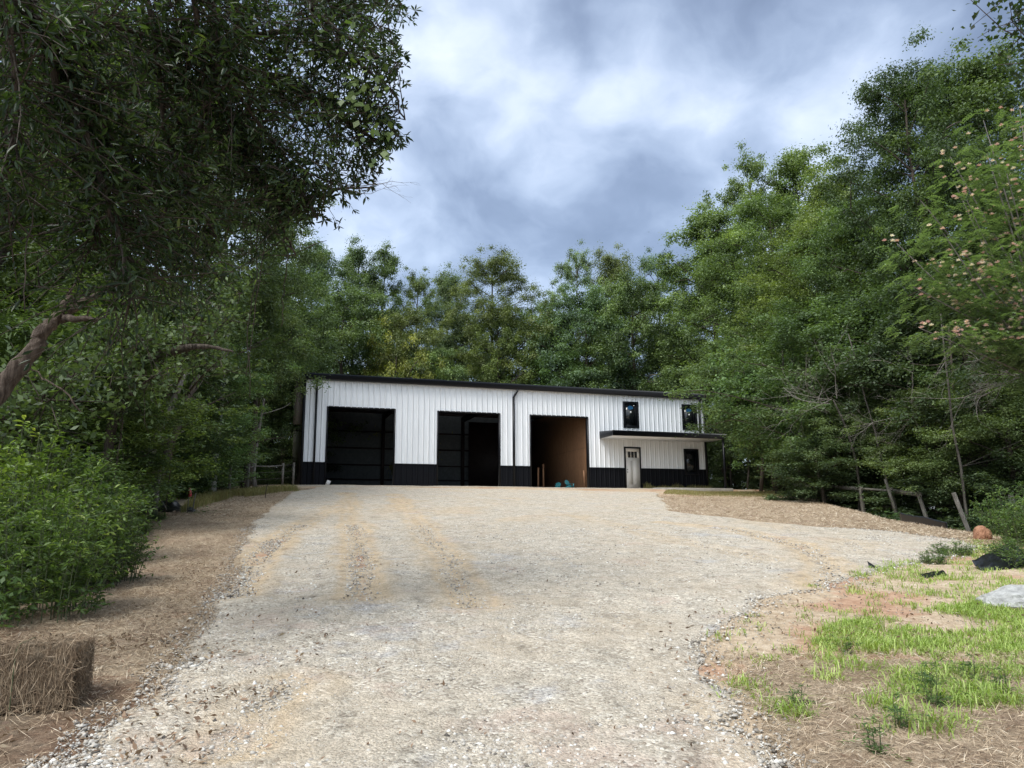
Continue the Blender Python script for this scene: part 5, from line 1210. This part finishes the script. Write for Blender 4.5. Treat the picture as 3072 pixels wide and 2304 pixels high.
x = rs.uniform(.8, 6, 2500); y = rs.uniform(4, 10, 2500); k = x > xr(y); mb.add(*stones(x[k], y[k], np.full(k.sum(), .008), 10, .3))
tag(mb.build('gravel_stones', MT['stone']), 'loose crushed stones lying on the gravel drive', 'gravel', kind='stuff')

# ---- weeds as single plants
wd = [(2790, 2120, .42, 'tall weed with dark stem and drooping leaves amid the lower right grass'), (2770, 2075, .30, 'leafy weed just left of the tall dark-stemmed one'), (2635, 2255, .30, 'pale upright weed standing alone in the bottom right straw'),
      (2680, 2195, .33, 'thin upright weed above the pale lone one'), (2380, 2110, .22, 'small weed at the left end of the lower right tufts'), (2905, 2040, .30, 'leafy weed in the grass near the right border'), (3010, 2080, .28, 'weed nearest the right border in the lower grass'),
      (2560, 1960, .22, 'small weed in the middle of the grass patch')]
for px, py, h, lab in wd:
    q = G(px, py); put_shrub('e', q[0], q[1], h*.8, .2, 'weed', lab, 'weed', 'weeds in the right foreground', (.9, 1.05, 1.))
wd2 = [(3075, 1590, .7, .8, 'b', 'leafy bush just right of the orange rock'), (3050, 1560, 1.5, 1.6, 'b', 'tall weedy bush at the right border above the black plastic'), (3030, 1690, .4, .7, 'd', 'low weeds in front of the black plastic at the right border'),
       (2860, 1665, .28, .7, 'd', 'small thin weeds at the edge of the gravel arm'), (2800, 1690, .26, .45, 'd', 'small bushy weed standing in the gravel left of the black plastic'), (3120, 1640, 1.1, 1.5, 'b', 'weedy bush cut off by the right border'), (3060, 1700, .5, .9, 'd', 'low green weeds below the black plastic'),
       (2620, 1540, .5, 1.8, 'b', 'green low weeds at the crest left of the black silt fence')]
for px, py, h, w_, k, lab in wd2:
    q = G(px, py) if py > 1600 else W(px, py, {3075: 15.2, 3050: 16.5, 2620: 29}[px]); put_shrub(k, q[0], q[1], h, w_, 'weed_bush', lab, 'bush', 'weed bushes along the right edge', (1., 1.1, .95))
# feathery sapling by the fence end
q = W(3010, 1470, 19.5); b = on(q[0], q[1], -.05); t = empty('sapling', b, 0, 'small feathery blue-green sapling drooping by the right end of the fence', 'sapling'); rs = np.random.RandomState(4); mb = MB(); lf = MB()
mb.tube([(0, 0, 0), (0, 0, .8), (-.1, 0, 1.5)], [.03, .02, .01], 6)
for i in range(26):
    a = rs.uniform(0, 6.28); s = np.array([-.05, 0, rs.uniform(.9, 1.5)]); e = s+np.array([math.cos(a)*.75, math.sin(a)*.75, -rs.uniform(.0, .45)]); br = bez(s, (s+e)/2+np.array([0, 0, .28]), e, 12); mb.tube(br, np.linspace(.006, .002, 12), 3, cap=False)
    for j in range(1, 12):
        for sg in (-1, 1):
            sd = np.cross(br[j]-br[j-1], [0, 0, 1.]); sd /= np.linalg.norm(sd); dr = sd*sg+np.array([0, 0, -.35]); l = .17*math.sin(math.pi*(j/12)**.8)+.03
            k = 5; u = np.linspace(.1, 1, k)[:, None]; v, f = leafquads(br[j]+dr*l*u, np.full(k, .045), np.tile([0, 0, 1.], (k, 1))+rs.normal(size=(k, 3))*.2, .5, rs, np.tile(dr, (k, 1))); lf.add(v, f, .45)
mb.build('stem', MT['stem'], t); lf.build('foliage', MT['frond'], t).color = (.75, 1., 1.1, 1)

# ---- straw bale
def bale():
    rs = np.random.RandomState(3)
    a = G(-110, 2165); b = G(215, 2140); wv = b-a; ang = math.atan2(wv[1], wv[0]); Lb = 1.15; 
    t = empty('straw_bale', tuple(on(*( b[:2]-np.array([math.cos(ang), math.sin(ang)])*Lb/2+np.array([-math.sin(ang), math.cos(ang)])*.26), 0)), ang, 'brown straw bale at the bottom left beside the gravel', 'straw bale')
    hx, hy, H = Lb/2, .22, .39; nx = 40; mb = MB()
    # rounded ragged body
    for (A0, U, V, nu, nv) in (((-hx, -hy, 0), (2*hx, 0, 0), (0, 0, H), 50, 20), ((-hx, hy, 0), (2*hx, 0, 0), (0, 0, H), 50, 20), ((-hx, -hy, 0), (0, 2*hy, 0), (0, 0, H), 20, 20), ((hx, -hy, 0), (0, 2*hy, 0), (0, 0, H), 20, 20), ((-hx, -hy, H), (2*hx, 0, 0), (0, 2*hy, 0), 50, 20)):
        u = np.linspace(0, 1, nu); v_ = np.linspace(0, 1, nv); Uu, Vv = np.meshgrid(u, v_); P = np.array(A0)+Uu[..., None]*np.array(U)+Vv[..., None]*np.array(V); P = P.reshape(-1, 3)
        q = P/np.array([hx, hy, H]); q[:, 2] = q[:, 2]*2-1
        rr = np.maximum(np.abs(q[:, 0])**9+np.abs(q[:, 1])**7+np.clip(q[:, 2], 0, 1)**7, 1)**(1/7.5); P[:, :2] /= rr[:, None]; P[:, 2] = ((q[:, 2]/rr)+1)*H/2
        P += (fbm(P[:, 0]*11+P[:, 1]*7, P[:, 2]*13+P[:, 1]*9, 5, 3)*.035)[:, None]*np.sign(P-np.array([0, 0, H/2]))
        i = (np.arange(nv-1)[:, None]*nu+np.arange(nu-1)[None, :]).ravel(); mb.add(P, np.stack([i, i+1, i+nu+1, i+nu], -1))
    mb.build('bale_core', MT['bale'], t, smooth=True)
    st = MB(); n = 9000; face = rs.choice(5, n, p=[.38, .05, .22, .05, .30]); P = np.zeros((n, 3)); Nn = np.zeros((n, 3)); D_ = rs.normal(size=(n, 3))
    r1, r2 = rs.uniform(-1, 1, n), rs.uniform(0, 1, n)
    for k, (ax, sg) in enumerate(((1, -1), (1, 1), (0, 1), (0, -1), (2, 1))):
        m = face == k
        if ax == 1: P[m] = np.stack([r1[m]*hx*.98, np.full(m.sum(), sg*hy*1.0), r2[m]*H*.97], -1); Nn[m] = (0, sg, 0); D_[m] *= (.45, .2, 1.2)
        elif ax == 0: P[m] = np.stack([np.full(m.sum(), sg*hx), r1[m]*hy*.97, r2[m]*H*.97], -1); Nn[m] = (sg, 0, 0); D_[m] *= (.3, .7, 1.)
        else: P[m] = np.stack([r1[m]*hx*.97, (r2[m]*2-1)*hy*.97, np.full(m.sum(), H)], -1); Nn[m] = (0, 0, 1); D_[m] *= (1, 1, .25)
    P += Nn*rs.uniform(-.006, .016, n)[:, None]; D_ += Nn*.35
    v, f = leafquads(P, rs.uniform(.05, .16, n), Nn+rs.normal(size=(n, 3))*.3, .028, rs, D_); st.add(v, f, np.repeat(np.clip(rs.normal(.15, .2, n), 0, 1), 4))
    st.build('stalks', MT['strawbit'], t)
    for s in (-.28, .22):
        MB().tube([(s, -hy-.014, .02), (s, -hy-.016, H*.5), (s, -hy-.004, H-.02), (s, -hy+.05, H+.012), (s, hy-.05, H+.012), (s, hy+.005, H-.03), (s, hy+.012, .03)], .0035, 5, cap=False).build('twine', MT['stem'], t)
bale()

# ---- fences
MT['oldwood'] = bark_mat('old_wood', (.085, .078, .068), (.20, .185, .16)); MT['plastic'] = simple('black_plastic', (.006, .006, .008), .32, var=.2, spec=.5)
FC = 'rails and posts'
posts = [(2390, 1505, 36, 1.15, 0), (2480, 1512, 33, 1.15, .03), (2592, 1540, 28.5, 1.15, .04), (2692, 1520, 27.5, 1.15, .10), (2795, 1535, 25.5, 1.2, .22), (2923, 1540, 22, 1.05, .28), (3066, 1545, 20, 1.05, .12)]
TOPS = [1452, 1455, 1459, 1462, 1469, 1470, 1482]; fp = []
fence = None
for i, (px, py, Y, h, ti) in enumerate(posts):
    q = W(px, py, Y); p = on(q[0], q[1], -.15); fp.append(p); posts[i] = (px, py, Y, W(px, TOPS[i], Y)[2]-p[2]-.35, ti)
rails = [(0, 1), (1, 2), (3, 4)]
fe = empty('rail_fence', fp[0], 0, 'old sagging wooden rail fence with leaning grey posts under the right trees', 'fence')
for i, ((px, py, Y, h, ti), p) in enumerate(zip(posts, fp)):
    mb = MB(); M_ = Matrix.Translation(Vector(p-fp[0])) @ Matrix.Rotation(-ti, 4, 'Y') @ Matrix.Rotation(.2*i, 4, 'Z'); mb.box(-.055, .055, -.055, .055, 0, h+.35, M_); mb.build('post', MT['oldwood'], fe, bevel=.01)
def top_of(i, f=.93):
    (px, py, Y, h, ti), p = posts[i], fp[i]; return p-fp[0]+np.array([-math.sin(ti), 0, math.cos(ti)])*(h+.35)*f+np.array([0, -.075, 0])
for a, b in rails:
    A0, B0 = top_of(a), top_of(b); d = B0-A0; L = np.linalg.norm(d); mb = MB()
    x = d/L; y_ = np.cross([0, 0, 1.], x); y_ /= np.linalg.norm(y_); z = np.cross(x, y_)
    Mx = Matrix([[x[0], y_[0], z[0], A0[0]], [x[1], y_[1], z[1], A0[1]], [x[2], y_[2], z[2], A0[2]], [0, 0, 0, 1]]); mb.box(-.15, L+.1, -.018, .018, -.07, .07, Mx); mb.build('rail', MT['oldwood'], fe)
A0 = top_of(2); B0 = top_of(3); mb = MB(); mb.tube([A0+np.array([0, -.03, 0]), (A0+B0)/2, B0+np.array([.05, -.03, 0])], .045, 6); mb.build('rail', MT['oldwood'], fe)
# loose slanting pole
q = W(2700, 1515, 27); b = on(q[0], q[1], -.05); e = W(2655, 1437, 27)-b; o = MB().tube([(0, 0, 0), tuple(e*.5), tuple(e)], [.06, .055, .045], 7).build('leaning_pole', MT['oldwood']); o.location = tuple(b); tag(o, 'grey pole leaning left against the middle of the rail fence', 'pole')
# wire fence left, far
fw = empty('wire_fence', on(*W(700, 1450, 34)[:2], 0), 0, 'far wire fence with thin wooden posts left of the building', 'fence'); o0 = np.array(fw.location); tops = []
for (px, Y) in ((690, 30), (745, 32), (762, 33), (848, 36), (880, 38)):
    q = W(px, 1430, Y); p = on(q[0], q[1], -.1)-o0; MB().box(p[0]-.045, p[0]+.045, p[1]-.045, p[1]+.045, p[2], p[2]+1.25).build('post', MT['oldwood'], fw); tops.append(p+np.array([0, -.05, 1.15]))
for k in (0, -.3, -.6): MB().tube([q+np.array([0, 0, k]) for q in tops], .006, 4).build('wire', MT['oldwood'], fw)
for a, b in ((1, 2), (2, 3)): MB().tube([tops[a], (tops[a]+tops[b])/2-np.array([0, 0, .05]), tops[b]], .03, 5).build('rail', MT['oldwood'], fw)
# old frame (near left)
q0 = W(425, 1500, 19); b = on(q0[0], q0[1], -.1); fr_ = empty('fence_frame', b, 0, 'weathered wooden gate frame overgrown with vines in the left thicket', 'fence')
pr = [W(392, 1500, 19.3), W(428, 1500, 19), W(468, 1500, 19.3)]; tt = []
for i, q in enumerate(pr):
    p = on(q[0], q[1], -.1)-b; zt = W(0, (1432, 1412, 1412)[i], 19)[2]-b[2]; r = (.02, .028, .05)[i]; MB().box(p[0]-r, p[0]+r, p[1]-r, p[1]+r, 0, zt).build('post', MT['oldwood'], fr_); tt.append(np.array([p[0], p[1]-.05, zt-.04]))
mb = MB(); mb.tube([tt[1]+np.array([-.08, 0, -.05]), tt[2]+np.array([.1, 0, .02])], .045, 6); mb.build('rail', MT['oldwood'], fr_)
P = np.array([W(*q) for q in ((430, 1425, 18.8), (452, 1440, 18.7), (465, 1480, 18.6), (490, 1510, 18.5), (500, 1528, 18.4))])-b; MB().tube(P, .012, 5).build('vine', MT['deadwood'], fr_)
# black silt plastic
def crumpled(name, corners, label, n=26, m=10, amp=.06, seed=1):
    rs = np.random.RandomState(seed); a, b, c, d = [np.array(q) for q in corners]; u = np.linspace(0, 1, n)[None, :, None]; v_ = np.linspace(0, 1, m)[:, None, None]
    P = (a*(1-u)+b*u)*(1-v_)+(d*(1-u)+c*u)*v_; P = P.reshape(-1, 3); o0 = P[0].copy(); L = np.linalg.norm(b-a)
    P = P-o0; uu = np.repeat(u.ravel()[None], m, 0).ravel()*L; vv = np.repeat(v_.ravel()[:, None], n, 1).ravel()
    P[:, 2] += amp*fbm(uu*3, vv*3, seed, 3)*2; P[:, 1] += amp*fbm(uu*4+9, vv*2, seed+5, 3)*2
    i = (np.arange(m-1)[:, None]*n+np.arange(n-1)[None, :]).ravel(); F = np.stack([i, i+1, i+n+1, i+n], -1)
    o = MB().add(P, F).build(name, MT['plastic'], smooth=True); o.location = tuple(o0); s = o.modifiers.new('thick', 'SOLIDIFY'); s.thickness = .008
    return tag(o, label, 'plastic sheet', 'black plastic sheets of the silt barrier')
def gp(px, py, dz=0): return G(px, py)+np.array([0, 0, dz])
a, b = gp(462, 1535, .02), gp(578, 1540, .02)
crumpled('plastic_sheet', (a, b, b+np.array([-.05, .35, .03]), a+np.array([.1, .45, .42])), 'crumpled black plastic sheet by the straw strip in front of the wooden gate frame', seed=2)
a, b = gp(2700, 1545, 0), gp(2880, 1580, 0); a = W(2700, 1550, 21.5); b = W(2840, 1568, 19)
crumpled('plastic_sheet', (on(a[0], a[1], -.05), on(b[0], b[1], -.05), on(b[0], b[1], .28), on(a[0], a[1], .34)), 'low black silt barrier at the crest below the leaning fence posts', seed=3, amp=.02)
a, b = gp(2950, 1715, .02), gp(3110, 1700, .02)
crumpled('plastic_sheet', (a, b, b+np.array([0, .5, .3]), a+np.array([.1, .45, .14])), 'wrinkled black plastic heap at the right border above the pale boulder', seed=4, amp=.05)
a, b = gp(2780, 1735, .01), gp(2850, 1728, .01)
crumpled('plastic_sheet', (a, b, b+np.array([0, .22, .06]), a+np.array([0, .2, .05])), 'flat grey-black plastic strip left of the wrinkled heap', 14, 6, .025, 5)
a, b = gp(2605, 1707, .0), gp(2640, 1708, .0)
crumpled('plastic_sheet', (a, b, b+np.array([0, .05, .03]), a+np.array([.03, .05, .10])), 'tiny black plastic scrap at the far edge of the grass', 10, 5, .02, 6)
# stakes
for (px, py, tip, r, m_, lab) in ((577, 1538, 1480, .018, 'oldwood', 'thin pale wooden stake beside the black plastic sheet on the left'), (795, 1496, 1452, .012, 'frame', 'thin dark metal rod standing at the top of the straw strip')):
    q = G(px, py); h = W(px, tip, q[1])[2]-q[2]; o = MB().tube([(0, 0, -.1), (.02, 0, h*.5), (.06, 0, h)], r, 6).build('stake', MT[m_]); o.location = tuple(q); tag(o, lab, 'stake', 'stakes along the left straw strip')
q = G(2590, 1532); h = .32; o = MB().tube([(0, 0, -.1), (0, 0, h)], .015, 6).build('stake', MT['oldwood']); o.location = tuple(q); tag(o, 'short pale stake on the right bank before the middle fence post', 'stake')
MT['pinkflag'] = simple('flag_tape', (.65, .08, .12), .5)
q = W(567, 1473, 21); t = empty('survey_flag', on(q[0], q[1], 0), 0, 'small pink survey ribbon among the shrubs left of the pale pole', 'flag'); hz = q[2]-t.location[2]
MB().tube([(0, 0, 0), (0, 0, hz+.1)], .012, 5).build('stake', MT['oldwood'], t); mb = MB(); mb.add([(0, -.015, hz+.08), (.05, -.03, hz+.06), (.07, -.02, hz-.14), (.0, -.02, hz-.16), (.02, .01, hz+.08), (.06, .0, hz+.06), (.08, .0, hz-.14), (.02, .0, hz-.16)], [(0, 1, 2, 3), (7, 6, 5, 4), (0, 4, 5, 1), (1, 5, 6, 2), (2, 6, 7, 3), (3, 7, 4, 0)]); mb.build('ribbon', MT['pinkflag'], t)
# rocks
def rock(name, p, r, mat, label, seed, sq=(1, .8, .6)):
    me = bpy.data.meshes.new(name); import bmesh
    bm = bmesh.new(); bmesh.ops.create_icosphere(bm, subdivisions=4, radius=1)
    V = np.array([v.co for v in bm.verts]); k = 1+.30*fbm(V[:, 0]*1.3+7+seed, V[:, 1]*1.3+V[:, 2]*1.7, seed, 4)+.12*fbm(V[:, 0]*5, V[:, 1]*5+V[:, 2]*4, seed+3, 3)
    for v, q in zip(bm.verts, V*k[:, None]*np.array(sq)*r): v.co = q
    bm.to_mesh(me); bm.free(); me.materials.append(mat); o = bpy.data.objects.new(name, me); COL.objects.link(o); o.location = tuple(p); return tag(o, label, 'rock')
def rockmat(name, c0, c1):
    m, t, b = new_mat(name); p = t.node('ShaderNodeTexCoord').outputs['Object']; n = t.noise(p, 9, 7, .75)
    t.put(b, 'Base Color', t.ramp(n, [(.3, c0), (.65, c1)])); t.put(b, 'Roughness', .9); t.put(b, 'Normal', t.bump(n, .8, .03)); return m
MT['rocko'] = rockmat('red_rock', (.17, .07, .035), (.42, .22, .13)); MT['rockg'] = rockmat('pale_rock', (.17, .17, .16), (.46, .46, .44))
q = W(2946, 1600, 15.4); rock('boulder', on(q[0], q[1], .09), .20, MT['rocko'], 'rust-orange boulder at the right end of the straw bank', 4, (.8, .8, .95))
rock('boulder', gp(3060, 1812, .0), .46, MT['rockg'], 'pale grey flat boulder at the right border above the grass', 9, (1., .7, .38))
